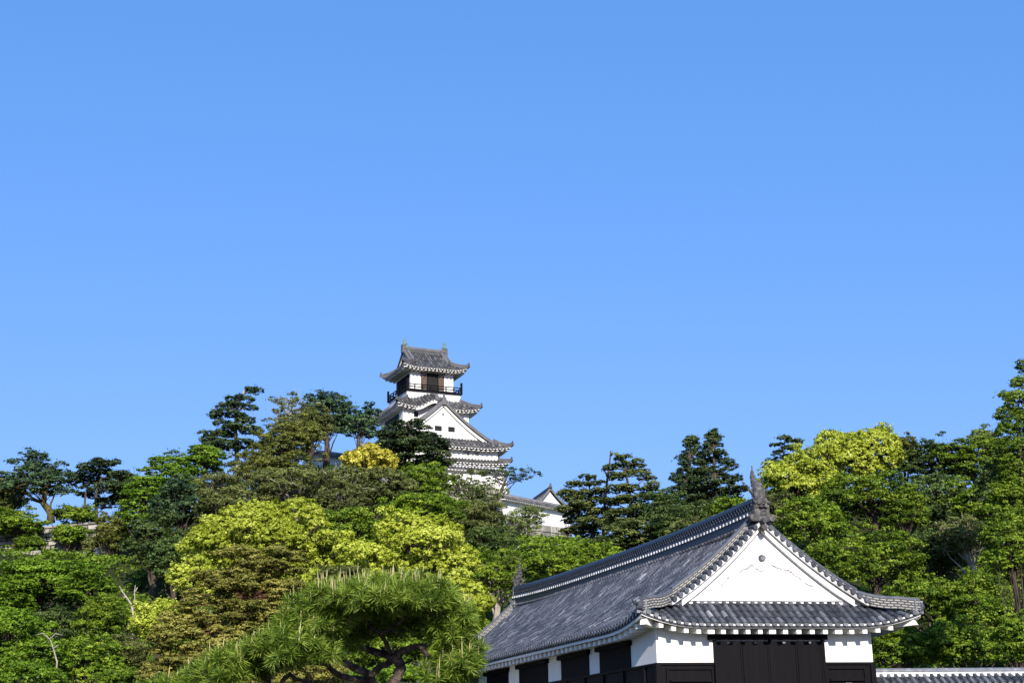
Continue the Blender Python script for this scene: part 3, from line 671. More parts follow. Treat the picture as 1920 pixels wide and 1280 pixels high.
        mb.build('frame', M[fr], w_)
    window(-1.08, -.16, -E + Ds, 41.86, 42.5); window(.66, 1.54, -E + Ds, 41.86, 42.5)
    window(2.55, 3.3, -6.95, 38.95, 39.6, 'dark', 'plaster', 4); window(3.8, 4.5, -6.95, 38.95, 39.6, 'dark', 'plaster', 4)
    # second storey
    wall(4.33, 4.1, 40.5, 45.9)
    window(-2.95, -2.35, -4.1, 43.95, 44.65)
    mb = MB(); mb.box(-3.1, -2.7, -4.14, -4.05, 42.7, 43.2, F=F); mb.build('patched_plaster', M['plaster_old'], root)
    for s_ in (-1, 1):
        mb = MB(); mb.box(s_ * 4.33 - .05, s_ * 4.33 + .05, -2.6, 2.6, 43.3, 44.6, F=F); mb.build('window', M['dark'], root)
    bump = lambda e: 1.05 * math.cos(math.pi * (e + .35) / 5.2) ** 2 if abs(e + .35) < 2.6 else 0.0
    r2, fs = skirt(5.43, 5.2, 1.9, lambda d: 45.1 + .66 * d + .05 * d * d, .38, bump); trim(fs, F, 1.15, .55)
    mb = MB()
    for e0, e1 in zip(np.linspace(-3.0, 2.3, 27)[:-1], np.linspace(-3.0, 2.3, 27)[1:]):     # curved board under the undulating eave
        z0, z1 = fs[0].zf(e0, 0) - .18, fs[0].zf(e1, 0) - .18
        mb.hexa([F(e0, -5.12, z0 - .3), F(e1, -5.12, z1 - .3), F(e1, -4.95, z1 - .3), F(e0, -4.95, z0 - .3), F(e0, -5.12, z0), F(e1, -5.12, z1), F(e1, -4.95, z1), F(e0, -4.95, z0)])
    mb.build('curved_bargeboard', M['plaster'], root)
    mb = MB(); ridge(mb, [(-.35, y, 46.15 + .32 * (y + 5.35)) for y in (-5.35, -4.4, -3.45)], .4, .42, F, tint=.6); mb.build('ridge', tm, r2)
    # plinth, balcony, third storey
    wall(3.55, 3.35, 45.6, 47.45, 'plaster_old', 'plinth')
    wall(2.85, 2.7, 47.4, 50.6)
    mb = MB(); mb.box(-3.72, 3.72, -3.6, 3.6, 47.45, 47.66, F=F)
    bal = mb.build('balcony', M['boards'], root)
    mb = MB()
    for s_ in (-1, 1):
        for z in (47.98, 48.3):
            mb.box(-3.75, 3.75, s_ * 3.52 - .045, s_ * 3.52 + .045, z - .05, z + .05, F=F); mb.box(s_ * 3.62 - .045, s_ * 3.62 + .045, -3.6, 3.6, z - .05, z + .05, F=F)
        for k in range(8):
            x = -3.62 + k * 7.24 / 7; mb.box(x - .06, x + .06, s_ * 3.52 - .06, s_ * 3.52 + .06, 47.6, 48.34, F=F)
            y = -3.52 + k * 7.04 / 7; mb.box(s_ * 3.62 - .06, s_ * 3.62 + .06, y - .06, y + .06, 47.6, 48.34, F=F)
        for t_ in (-1, 1): mb.box(s_ * 3.62 - .11, s_ * 3.62 + .11, t_ * 3.52 - .11, t_ * 3.52 + .11, 47.5, 48.95, F=F)
    mb.build('railing', M['boards'], bal)
    mb = MB(); mb.box(-.62, .72, -2.75, -2.65, 47.66, 49.95, F=F); dr = mb.build('doorway', M['dark'], root)
    mb = MB(); mb.box(-.72, -.62, -2.8, -2.66, 47.66, 50.0, F=F); mb.box(.72, .82, -2.8, -2.66, 47.66, 50.0, F=F); mb.box(-1.6, 1.7, -2.8, -2.66, 49.95, 50.05, F=F); mb.build('frame', M['boards'], dr)
    for x0, x1 in ((-1.5, -.73), (.83, 1.6)):
        mb = MB(); mb.box(x0, x1, -2.77, -2.66, 48.0, 49.85, F=F)
        for k in range(5): mb.box(x0, x1, -2.79, -2.76, 48.0 + k * .42, 48.06 + k * .42, F=F)
        mb.build('shutter', M['shutter'], root)
    for s_ in (-1, 1):  # large side openings: their inner darkness put into black slatted panels
        mb = MB(); mb.box(s_ * 2.85 - .06, s_ * 2.85 + .06, -2.2, 2.2, 47.66, 49.9, F=F)
        for k in range(7): mb.box(s_ * 2.85 - .09, s_ * 2.85 + .09, -2.2 + k * .7, -2.08 + k * .7, 47.66, 49.9, F=F)
        mb.build('shutter', M['boards'], root)
    # top roof, ridge along the front
    prof3 = lambda d: 50.45 + .60 * max(d, -.2) + .042 * d * d; f3 = lambda d: 50.45 + .66 * max(d, -.2) + .03 * d * d
    T3, E3, D3 = 4.0, 4.25, 1.7
    fa = irimoya(T3, E3, D3, .3, prof3, f3, .42); mb = MB()
    for f_ in fa: tile_face(mb, f_, FX, .36, .11, .45, rng, 3, .04)
    hips(mb, T3, E3, D3, prof3, .40, FX)
    r3 = mb.build('roof', tm, root); trim(fa, FX, 1.25, .5)
    mb = MB(); ridge(mb, [(0, b, 53.42 + .12 * abs(b / 2.85) ** 3) for b in np.linspace(-2.9, 2.9, 12)], .5, .2, FX, tint=.3); ridge(mb, [(0, b, 53.66 + .12 * abs(b / 2.85) ** 3) for b in np.linspace(-2.9, 2.9, 12)], .36, .26, FX, tint=.62, base=0)
    for s_ in (-1, 1):
        mb.box(-.3, .3, s_ * 2.95 - .12, s_ * 2.95 + .12, 53.2, 54.3, .5, FX)
        for q in (-1, 1):
            ridge(mb, [(q * t, s_ * 2.3, prof3(T3 - t)) for t in np.linspace(.2, 2.7, 10)], .36, .26, FX, tint=.65, side=(0, 1, 0))
            ridge(mb, [(q * t, s_ * 2.78, prof3(T3 - t)) for t in np.linspace(.1, 2.6, 10)], .3, .16, FX, tint=.6, side=(0, 1, 0))
            mb.tube([FX(q * 2.75, s_ * 2.3, prof3(T3 - 2.75) + .1), FX(q * 2.8, s_ * 2.3, prof3(T3 - 2.75) + .65)], [.2, .12], 6, .2)
    mb.build('ridge', tm, r3)
    for s_ in (-1, 1):
        mg = MB(); gable_wall(mg, FX, (0, 0), s_ * (E3 - D3), T3, prof3, 51.4, -.1, .2, 16, s_); g3 = mg.build('gable', M['plaster_old'], root)
        mg = MB(); a, b = s_ * (E3 - D3 + .12), s_ * (E3 - D3 + .24); barge(mg, FX, (0, 0), min(a, b), max(a, b), T3, prof3, 2.5, -.08, .25, 12); mg.build('bargeboard', M['plaster'], g3)
        mg = MB(); b = s_ * 2.75; k = -s_
        mg.tube([FX(0, b, 54.2), FX(0, b + k * .1, 54.45), FX(0, b + k * .02, 54.75), FX(0, b - k * .04, 54.95), FX(0, b + k * .18, 55.2)], [.24, .2, .13, .08, .02], 8, .5)
        mg.tube([FX(0, b, 54.75), FX(0, b + k * .42, 55.08)], [.08, .02], 6); mg.tube([FX(0, b + k * .1, 54.4), FX(0, b + k * .55, 54.45)], [.12, .03], 6)
        mg.build('fish_ornament', M['bronze'], r3, smooth=True)
    return F
KF = build_keep()
# plaster walls round the keep
roofed_wall('castle_wall', KF(-2.5, -10.2, 37.0), KF(6.6, -10.2, 37.0), 2.4, .8, .5, 'low white plaster wall with tiled coping directly below the keep', 'tile_far', .42, .12, .4)
roofed_wall('castle_wall', at(934, 923, 171.5), at(1066, 949, 186), 3.3, .9, .6, 'long white plaster wall with tiled coping descending to the right of the keep', 'tile_far', .42, .12, .45)
roofed_wall('castle_wall', at(570, 840, 178), at(668, 853, 170), 2.6, .8, .5, 'stretch of white plaster wall behind the golden tree, left of the keep', 'tile_far', .42, .12, .45)
def small_gable():
    rng = random.Random(5)
    ap = at(1031, 909, 192); yaw = R(14); ex = np.array([math.cos(yaw), math.sin(yaw), 0]); ey = np.array([-math.sin(yaw), math.cos(yaw), 0])
    F = lambda x, y, z: np.array([ap[0], ap[1], ap[2] - .7]) + ex * x + ey * y + np.array([0, 0, z])
    root = empty('corner_turret', F(0, 4, -6), 'small turret showing only a white gable above the plaster wall', 'turret')
    prof = lambda d: -3.0 + .42 * d + .13 * d * d; T = 3.5
    mb = MB(); zs = lambda e, d: prof(d)
    for f_ in (Face((-T, 4), (0, -1), (1, 0), 4.3, lambda e: T, zs), Face((T, 4), (0, 1), (-1, 0), 4.3, lambda e: T, zs)): tile_face(mb, f_, F, .42, .12, .5, rng, 3, .04)
    for s_ in (-1, 1): ridge(mb, [(s_ * t, -.2, prof(T - t)) for t in np.linspace(.1, T, 12)], .36, .2, F, tint=.6, side=(0, 1, 0))
    ridge(mb, [(0, y, 0) for y in (-.3, 4, 8.3)], .4, .35, F, tint=.5)
    mb.tube([F(0, -.3, .3), F(0, -.3, .95)], [.28, .08], 6, .5)
    mb.build('roof', M['tile_far'], root)
    mg = MB(); gable_wall(mg, F, (0, 0), 0.1, T, prof, -2.9, -.15, .3, 16, -1); mg.build('gable', M['plaster'], root)
    mg = MB(); mg.box(-2.6, 2.6, .1, 7.9, -6, -2.7, F=F); mg.build('wall', M['plaster'], root)
small_gable()
# ------------------------------------------------------------------ TREES
TERR = []                                     # (x, y, z): where the ground must pass
SEED = [100]; QP = 44
def slope_cap(Y): return max(0.0, (Y - 58) * .33)
def lobes_in(c, r3, n, lr, flat, rng, up=.25):
    """n lobes on an ellipsoid crown"""
    out = []
    i = np.arange(n) + .5; ph = np.arccos(1 - 2 * i / n); th = math.pi * (1 + 5 ** .5) * i + rng.uniform(0, 6.28)
    D = np.stack([np.cos(th) * np.sin(ph), np.sin(th) * np.sin(ph), np.cos(ph)], 1)
    D += rng.normal(0, .22, D.shape); D = unit(D)
    keep = D[:, 2] > -.75; D = D[keep]
    n = len(D); u_ = rng.random(n); big = u_ < .5; spr = u_ > .82
    k = np.where(big, rng.uniform(.45, .80, n), np.where(spr, rng.uniform(.88, 1.04, n), rng.uniform(.72, .98, n)))[:, None]
    az = np.arctan2(D[:, 1], D[:, 0]); f1, f2, f3 = rng.uniform(0, 6.28, 3)
    wv = 1 + .13 * np.sin(2 * az + f1) + .10 * np.sin(3 * az + 4 * D[:, 2] + f2) + .08 * np.sin(5 * D[:, 2] + f3)
    P = c + D * k * r3 * wv[:, None]
    mr = (r3[0] + r3[2]) / 2 * lr * np.where(big, rng.uniform(.9, 1.5, n), np.where(spr, rng.uniform(.28, .5, n), rng.uniform(.45, .85, n)))
    Rr = np.stack([mr * rng.uniform(.9, 1.35, n), mr * rng.uniform(.9, 1.35, n), mr * flat * rng.uniform(.75, 1.15, n)], 1)
    return np.vstack([P, [c]]), np.vstack([Rr, [np.array(r3) * .5]])
def crown_mesh(name, LC, LR, leaf, aspect, cover, puff, jit, upb, m, parent, rng, spread=1.0, tlo=0.0, thi=1.0, loose=1.0):
    """leaf faces in puffs over the surface of a union of lobes"""
    q = QP
    IX, DD = [], []
    for k_ in range(len(LC)):
        ar = 4 * math.pi * ((LR[k_, 0] * LR[k_, 1] + LR[k_, 0] * LR[k_, 2] + LR[k_, 1] * LR[k_, 2]) / 3)
        n = max(5, int(cover * ar / (1.45 * puff) ** 2))
        i_ = np.arange(n) + .5; ph = np.arccos(1 - 2 * i_ / n); th = math.pi * (1 + 5 ** .5) * i_ + rng.uniform(0, 6.28)
        D_ = np.stack([np.cos(th) * np.sin(ph), np.sin(th) * np.sin(ph), np.cos(ph)], 1) + rng.normal(0, .35 / math.sqrt(n), (n, 3)) * 1.6
        IX.append(np.full(n, k_)); DD.append(unit(D_))
    idx = np.concatenate(IX); D = np.concatenate(DD)
    P = LC[idx] + D * LR[idx] * rng.uniform(.74, 1.10, (len(idx), 1))
    N = unit(D / LR[idx])
    ok = np.ones(len(P), bool)
    for j in range(len(LC)):
        d2 = (((P - LC[j]) / (LR[j] * .86)) ** 2).sum(1); ok &= (d2 > 1) | (idx == j)
    ok &= ~((N[:, 2] < -.28) & (rng.random(len(P)) < .85))       # few leaves on the underside of a clump
    P, N = P[ok], N[ok]
    lobe_t = (rng.normal(0, .13, len(LC)) + .12 * np.sin(LC[:, 0] * 1.1 + LC[:, 2] * 1.7 + rng.uniform(0, 6)))[idx[ok]]
    pt = np.clip(rng.beta(2.2, 2.2, len(P)) + lobe_t, 0, 1)
    # leaves around each puff
    k = len(P); d = unit(rng.normal(0, 1, (k, q, 3)) + N[:, None, :] * 1.0)
    pr = puff * rng.uniform(.55, 1.35, (k, 1, 1))
    fl = np.array([1, 1, spread])
    an = 1 + loose * (np.concatenate([rng.uniform(.75, 1.55, (k, 1, 2)), rng.uniform(.5, 1.0, (k, 1, 1))], 2) - 1)
    X = P[:, None, :] + d * pr * an * rng.uniform(.62, 1.05, (k, q, 1)) * fl
    X = X + (rng.random((k, q, 1)) < .10 * loose) * rng.normal(0, .68, (k, q, 3)) * puff * np.array([1.0, 1.0, .75])
    nn = unit(d + rng.normal(0, jit, (k, q, 3)) + np.array([0, 0, upb]))
    t = np.clip(pt[:, None] + rng.normal(0, .13, (k, q)), 0, 1)
    X = X.reshape(-1, 3); nn = nn.reshape(-1, 3); t = t.ravel()
    a = unit(np.cross(nn, rng.normal(0, 1, nn.shape))); b = np.cross(nn, a)
    s = leaf * rng.uniform(.5, 1.4, (len(X), 1))
    V = np.empty((len(X), 4, 3)); bend = nn * s * .12
    V[:, 0] = X + a * s * .5 - bend; V[:, 1] = X + b * s * .5 * aspect; V[:, 2] = X - a * s * .5 - bend; V[:, 3] = X - b * s * .5 * aspect
    return npmesh(name, V.reshape(-1, 3), 4, tlo + t * (thi - tlo), m, parent)
def wob(p0, p1, n, amp, rng):
    p0, p1 = np.array(p0, float), np.array(p1, float)
    pts = [p0 + (p1 - p0) * u for u in np.linspace(0, 1, n)]
    for i in range(1, n - 1): pts[i] = pts[i] + rng.normal(0, amp, 3) * np.array([1, 1, .5])
    return pts
KINDS = {   # leaf px, aspect, cover, lobes, lobe size, flat, puff(px), jitter, up bias, puff flattening
    'camphor': dict(leaf=4.0, asp=.72, cov=1.2, nl=78, lr=.235, flat=.75, puff=7.6, jit=.24, up=.3, sp=.8, loose=.45),
    'oak': dict(leaf=3.9, asp=.66, cov=1.0, nl=70, lr=.23, flat=.65, puff=6.8, jit=.34, up=.35, sp=.7),
    'layer': dict(leaf=3.9, asp=.66, cov=1.0, nl=70, lr=.25, flat=.36, puff=6.8, jit=.32, up=.6, sp=.45),
    'rough': dict(leaf=3.5, asp=.5, cov=1.05, nl=80, lr=.21, flat=.55, puff=5.6, jit=.46, up=.25, sp=.7),
    'sparse': dict(leaf=3.8, asp=.6, cov=.8, nl=40, lr=.19, flat=.40, puff=6.2, jit=.45, up=.4, sp=.55),
    'thin': dict(leaf=3.6, asp=.5, cov=.26, nl=30, lr=.25, flat=.5, puff=6.0, jit=.8, up=.2, sp=.7),
}
def tree(name, kind, cx, cy, rx, ry, Y, m, label, trunk=None, tmat='bark', th=None, group=None, cat='tree', boughs=7, bare=0, nl=None, seed=None, cov=1.0, rdepth=.85, lobes=None):
    SEED[0] += 1; rng = np.random.default_rng(seed or SEED[0])
    K = KINDS[kind]; c = at(cx, cy, Y); s = mpp(c)
    r3 = np.array([rx * s, rx * s * rdepth, ry * s])
    if trunk is None: base = np.array([c[0] + rng.normal(0, .1 * r3[0]), c[1] + rng.normal(0, .4), 0])
    else: base = np.array([at(trunk, cy, Y)[0], c[1], 0])
    base[2] = min(c[2] - r3[2] - (th if th is not None else 1.2 + .5 * r3[2]), slope_cap(Y))
    TERR.append((base[0], base[1], base[2] + .25, max(2.5, r3[0])))
    root = empty(name, base, label, cat, group)
    if lobes:
        LC = np.array([at(x, y, Y) + np.array([0, rng.uniform(-.5, .5) * a * s, 0]) for x, y, a, b in lobes]); LR = np.array([[a * s, a * s * .9, b * s] for x, y, a, b in lobes])
    else: LC, LR = lobes_in(c, r3, nl or K['nl'], K['lr'], K['flat'], rng)
    crown_mesh('crown', LC, LR, K['leaf'] * s, K['asp'], K['cov'] * cov, K['puff'] * s, K['jit'], K['up'], L_[m], root, rng, K['sp'], loose=K.get('loose', 1.0))
    mb = MB(); rt = max(.12, .055 * (r3[0] + r3[2]))
    top = c + np.array([0, 0, .3 * r3[2]]); pts = wob(base, top, 6, .05 * r3[0], rng)
    mb.tube(pts, list(np.linspace(rt * 1.25, rt * .35, 6)), 8)
    order = rng.permutation(len(LC))[:boughs]
    for j in range(len(LC) - 1):
        q = pts[int(rng.integers(2, 6))]; q = q * .45 + LC[j] * .55 if j in order else q
        mb.tube([q, q * .4 + LC[j] * .6 - np.array([0, 0, .06 * r3[2]]), LC[j] + (LC[j] - c) * .06], [rt * .13, rt * .08, rt * .03], 4)
    for j in order:
        q = pts[int(rng.integers(1, 5))]; mb.tube(wob(q, LC[j], 5, .04 * r3[0], rng), list(np.linspace(rt * .36, rt * .08, 5)), 6)
        for _ in range(bare):
            e_ = LC[j] + unit(rng.normal(0, 1, 3) + np.array([0, -.3, .4])) * r3 * .42; mb.tube(wob(LC[j], e_, 4, .03 * r3[0], rng), list(np.linspace(rt * .16, rt * .03, 4)), 4)
    mb.build('trunk', M[tmat], root, smooth=True)
    return root
def pads_between(trunk_px, n, w0, w1, rng, y0=None, y1=None, pr=(.36, .5), flat=.30, lean=0):
    """pads of a pine between top and bottom of its trunk line (photo px)"""
    (xt, yt), (xb, yb) = trunk_px[-1], trunk_px[0]; y0 = y0 or yt; y1 = y1 or yb; out = []
    for i in range(n):
        u = (i + .4) / n; y = y0 + (y1 - y0) * u + rng.uniform(-3, 3); x = np.interp(y, [p[1] for p in trunk_px[::-1]], [p[0] for p in trunk_px[::-1]])
        wd = w0 + (w1 - w0) * u ** .8; side = (-1) ** i * rng.uniform(.15, .75); rx = wd * rng.uniform(*pr)
        out.append((x + side * wd, y, rx, max(5, rx * flat * rng.uniform(.8, 1.25))))
    out.append((xt, y0 + 4, w0 * .7 + 4, 6))
    return out
def pine(name, trunk_px, pads, Y, m, label, tmat='bark', tw=4, group=None, leaf=3.8, cov=1.1, puff=4.6, depth=1.0, cat='tree', base_drop=2.0):
    SEED[0] += 1; rng = np.random.default_rng(SEED[0])
    P = [at(x, y, Y) for x, y in trunk_px]; s = mpp(P[-1])
    base = P[0].copy(); base[2] = min(base[2] - base_drop, slope_cap(Y)); TERR.append((base[0], base[1], base[2] + .25, 3.0))
    root = empty(name, base, label, cat, group)
    LC = []; LR = []; mb = MB(); n = len(P)
    mb.tube([base] + P, list(np.linspace(tw * s, tw * s * .25, n + 1)), 8)
    for i, (x, y, a, b) in enumerate(pads):
        dy = rng.uniform(-1, 1) * a * s * depth
        LCi = at(x, y, Y + dy); k = max(2, int(a / 7))
        tx = min(P, key=lambda p: abs(p[2] - (LCi[2] - .3 * a * s)))
        mb.tube(wob(tx, LCi - np.array([0, 0, b * s * .4]), 5, .03 * a * s, rng), list(np.linspace(tw * s * .38, tw * s * .10, 5)), 6)
        for q in range(k + 2):                      # each pad is a few knobbly clumps
            o = np.array([rng.uniform(-.75, .75) * a * s, rng.uniform(-.8, .8) * a * s, rng.normal(0, .35) * b * s])
            LC.append(LCi + o); f = rng.uniform(.42, .62); g_ = rng.uniform(.5, 1.15); LR.append([a * s * f * g_, a * s * f * g_, b * s * rng.uniform(.35, .8)])
    crown_mesh('crown', np.array(LC), np.array(LR), leaf * s, .45, cov, puff * s, .38, .55, L_[m], root, rng, .5)
    mb.build('trunk', M[tmat], root, smooth=True)
    return root
def bare_branch(name, paths, Y, rad, label, tmat='bark_pale', drop=2.5, cat='dead tree'):
    P0 = at(*paths[0][0], Y); base = P0 - np.array([0, 0, drop]); base[2] = min(base[2], slope_cap(Y)); TERR.append((base[0], base[1], base[2] + .25, 2.0))
    root = empty(name, base, label, cat); mb = MB(); s = mpp(P0)
    for i, pth in enumerate(paths):
        pts = [at(x, y, Y) for x, y in pth]
        if i == 0: pts = [base] + pts
        r0 = rad * s * (1 if i == 0 else .6); mb.tube(pts, list(np.linspace(r0, r0 * .35, len(pts))), 7)
    mb.build('trunk', M[tmat], root, smooth=True)
exec_trees = None
#TREES_BEGIN
# --- far left skyline and the slope below it
tree('broadleaf_tree', 'rough', -8, 935, 48, 42, 152, 'olive', 'dark grey green bush at the far left edge, below the skyline')
tree('broadleaf_tree', 'rough', 8, 985, 52, 40, 149, 'oak', 'mid green bush at the left edge below the dark grey green bush', th=1.0)
tree('spreading_tree', 'sparse', 68, 898, 66, 54, 150, 'blue', 'open spreading tree with a thick mossy trunk standing on the stone wall', trunk=101, tmat='bark_moss', th=1.6, boughs=14, bare=2, nl=80, cov=1.1)
pine('leaning_pine', [(158, 955), (160, 930), (165, 905), (172, 885)], [(150, 905, 28, 9), (170, 880, 34, 12), (195, 868, 26, 9), (145, 890, 22, 8), (190, 895, 30, 11), (165, 925, 25, 8), (205, 868, 16, 8)], 156, 'pine', 'dark flat-topped pine with a thin black trunk on the left skyline', tw=3)
pine('leaning_pine', [(181, 962), (179, 940), (182, 915), (190, 895)], [(225, 890, 28, 9), (215, 912, 30, 10), (230, 930, 24, 8), (205, 935, 24, 8), (238, 908, 18, 8), (195, 950, 18, 6)], 154, 'pine', 'dark pine with a brown trunk, right beside the flat-topped pine', tw=4)
tree('clipped_shrub', 'oak', 140, 966, 46, 16, 151, 'oak', 'low rounded green shrub along the top of the left stone wall', cat='shrub', th=.3)
tree('broadleaf_tree', 'layer', 272, 945, 44, 72, 138, 'maple', 'bright green tree just right of the skyline pines, lowest of the bright green row')
tree('broadleaf_tree', 'layer', 326, 905, 55, 58, 140, 'maple', 'bright green rounded tree in the middle of the bright green row')
tree('broadleaf_tree', 'layer', 382, 862, 40, 32, 142, 'maple', 'small bright green tree under the tall leaning pine')
tree('evergreen_tree', 'oak', 340, 950, 62, 62, 130, 'blue', 'dark blue-green bushy tree below the bright green row')
tree('evergreen_tree', 'oak', 290, 1020, 60, 62, 122, 'dark', 'very dark evergreen tree on the left slope, beside the grey dead snag')
tree('evergreen_tree', 'oak', 330, 1050, 45, 60, 118, 'dark', 'dark evergreen in the shade behind the left camphor tree')
pine('tall_pine', [(446, 880), (443, 840), (441, 800), (444, 770), (452, 742), (462, 728)],
     [(466, 731, 20, 8), (448, 746, 24, 9), (432, 760, 24, 9), (460, 762, 20, 8), (415, 776, 22, 7), (440, 782, 26, 8), (462, 790, 18, 7), (425, 800, 26, 8), (452, 800, 20, 8), (400, 815, 22, 8), (428, 815, 24, 7), (470, 812, 22, 9), (410, 835, 32, 11), (450, 838, 30, 9), (475, 835, 20, 9), (395, 828, 18, 8)], 165, 'pine', 'tall leaning pine with separate dark pads, highest on the left skyline', tmat='bark_pale', tw=5.5, depth=.7, base_drop=6)
tree('bushy_shrub', 'oak', 130, 1004, 30, 20, 147, 'oak', 'round dark shrub hanging over the left stone wall', cat='shrub', th=2.6)
tree('broadleaf_tree', 'rough', 213, 1000, 42, 42, 143, 'brown', 'olive yellow tree with a pale stout trunk by the left stone wall', trunk=213, tmat='bark_moss', th=3.4)
tree('broadleaf_tree', 'layer', 38, 986, 52, 16, 147, 'oak', 'low green foliage in front of the left end of the stone wall')
# --- left slope, lower
tree('maple_tree', 'layer', 75, 1095, 130, 46, 118, 'maple', 'wide bright green maple with flat layers under the left stone wall', boughs=10, bare=1)
tree('maple_tree', 'layer', -10, 1120, 75, 50, 114, 'maple', 'bright green layered maple cut off by the left edge')
tree('maple_tree', 'layer', 165, 1105, 60, 40, 112, 'maple', 'small layered maple right of the wide maple')
tree('maple_tree', 'oak', 15, 1215, 105, 78, 88, 'maple', 'bright green bushy tree filling the bottom left corner')
tree('broadleaf_tree', 'rough', 190, 1165, 55, 45, 104, 'oak', 'mid green tree left of the grey dead snag')
tree('broadleaf_tree', 'oak', 165, 1245, 75, 52, 92, 'oak', 'mid green bush at the bottom edge, right of the corner tree')
tree('broadleaf_tree', 'rough', 235, 1230, 45, 50, 94, 'olive', 'olive bush between the bottom edge bush and the red pine')
tree('broadleaf_tree', 'rough', 100, 1175, 55, 40, 108, 'dark', 'dark tree in shade behind the bleached fallen branch')
bare_branch('dead_snag', [[(251, 1162), (249, 1146), (246, 1132), (238, 1120), (229, 1108), (224, 1098)], [(247, 1134), (253, 1122), (252, 1108), (254, 1096)], [(249, 1142), (258, 1134), (263, 1130)], [(237, 1119), (230, 1118)], [(253, 1110), (258, 1100)]], 103, 2.8, 'pale dead snag with forked bare branches on the left slope')
bare_branch('dead_branch', [[(107, 1240), (100, 1215), (94, 1198)], [(98, 1206), (92, 1196), (80, 1186), (66, 1190)], [(94, 1198), (104, 1187), (118, 1190)], [(100, 1215), (110, 1208)]], 84, 2.2, 'bleached white bent branch in front of the bottom left trees')
# --- centre left of the keep
tree('twiggy_tree', 'thin', 548, 768, 46, 32, 168, 'scrub', 'thin grey-green tree with bare twigs left of the keep', boughs=14, bare=4, tmat='bark_pale')
tree('evergreen_tree', 'layer', 612, 778, 52, 46, 166, 'blue', 'dense dark green tree on the skyline left of the keep')
tree('evergreen_tree', 'layer', 676, 796, 38, 38, 164, 'blue', 'dark green tree beside the left wall of the keep', cov=.9)
tree('cedar_tree', 'rough', 540, 832, 66, 52, 150, 'brown', 'olive brown tree below the grey twiggy tree')
tree('cedar_tree', 'rough', 585, 796, 40, 36, 158, 'olive', 'small olive tree between the brown tree and the dark skyline tree')
tree('cedar_tree', 'rough', 490, 880, 60, 40, 140, 'brown', 'brown olive tree under the tall leaning pine')
tree('broadleaf_tree', 'rough', 555, 918, 110, 46, 128, 'olive', 'wide grey olive tree with pale branches in the middle of the hill', bare=2, tmat='bark_pale', boughs=12)
tree('broadleaf_tree', 'rough', 420, 935, 62, 58, 124, 'olive', 'grey olive tree left of the wide grey olive tree')
tree('broadleaf_tree', 'rough', 640, 940, 50, 50, 124, 'olive', 'grey olive tree right of the wide grey olive tree', bare=2, tmat='bark_pale')
tree('golden_tree', 'camphor', 690, 870, 54, 32, 146, 'gold', 'golden yellow tree in front of the keep', nl=80)
tree('broadleaf_tree', 'oak', 700, 925, 88, 48, 136, 'olive', 'dark olive tree directly below the golden tree')
tree('broadleaf_tree', 'rough', 795, 905, 62, 38, 140, 'oak', 'dark green tree below the black pine at the keep')
tree('broadleaf_tree', 'oak', 650, 990, 75, 38, 112, 'oak', 'mid green tree between the two camphor crowns and the olive trees')
tree('broadleaf_tree', 'oak', 790, 960, 75, 42, 126, 'oak', 'mid green tree above the right camphor crown')
pine('black_pine', [(752, 900), (758, 870), (764, 840), (770, 805), (765, 792)],
     [(765, 795, 26, 8), (742, 803, 26, 8), (790, 800, 20, 7), (730, 818, 30, 8), (775, 815, 34, 9), (810, 820, 24, 8), (745, 832, 36, 9), (795, 833, 34, 9), (828, 838, 18, 7), (720, 842, 24, 8), (765, 848, 36, 9), (815, 850, 30, 9), (738, 862, 32, 9), (790, 866, 36, 9), (830, 868, 22, 8), (760, 878, 34, 8)], 158, 'pine', 'dark layered black pine covering the left front of the keep', tw=4.5, base_drop=5)
# --- scrub and trees right of the keep
tree('scrub_tree', 'thin', 880, 915, 52, 34, 160, 'scrub', 'thin scrubby tree in front of the stone base of the keep', boughs=12, bare=3, cov=1.3)
tree('feathery_tree', 'thin', 955, 888, 46, 18, 163, 'blue', 'feathery branch of blue-green leaves against the sky, right of the keep base', trunk=925, boughs=16, bare=1, th=3, cov=2.0, lobes=[(930, 890, 20, 8), (950, 880, 16, 6), (968, 889, 18, 6), (985, 886, 15, 5), (1002, 890, 12, 4), (958, 900, 14, 4), (924, 908, 16, 10), (978, 896, 12, 3)])
tree('broadleaf_tree', 'rough', 880, 975, 62, 40, 138, 'olive', 'olive scrub tree below the keep base', bare=2)
tree('scrub_tree', 'thin', 965, 985, 40, 22, 150, 'scrub', 'thin pale green scrub before the white wall right of the keep', cov=1.1, bare=2)
tree('broadleaf_tree', 'rough', 920, 1022, 62, 34, 128, 'dark', 'dark green tree under the long plaster wall')
tree('broadleaf_tree', 'layer', 1010, 1048, 92, 28, 112, 'oak', 'flat olive green tree above the gate ridge with pale bare branches', boughs=14, bare=3, tmat='bark_pale')
tree('broadleaf_tree', 'rough', 930, 1080, 68, 50, 100, 'oak', 'green tree behind the far fish ornament of the gate', bare=2, tmat='bark_pale')
tree('broadleaf_tree', 'layer', 1110, 1045, 70, 28, 108, 'oak', 'olive green tree behind the middle of the gate ridge', boughs=10, bare=2)
tree('broadleaf_tree', 'oak', 1060, 1070, 90, 40, 96, 'oak', 'green tree directly behind the left part of the gate ridge')
rg = np.random.default_rng(5)
pine('garden_pine', [(1112, 985), (1110, 950), (1106, 920), (1102, 893)], [(1102, 893, 16, 7), (1088, 908, 24, 8), (1118, 905, 18, 7), (1080, 925, 28, 9), (1112, 922, 24, 8), (1095, 940, 34, 9), (1125, 940, 22, 8), (1080, 955, 30, 9), (1115, 960, 32, 9), (1088, 972, 34, 10), (1122, 978, 34, 10), (1100, 992, 44, 11)], 140, 'pine_lit', 'rounded pine left of the dead spike, right of the plaster wall')
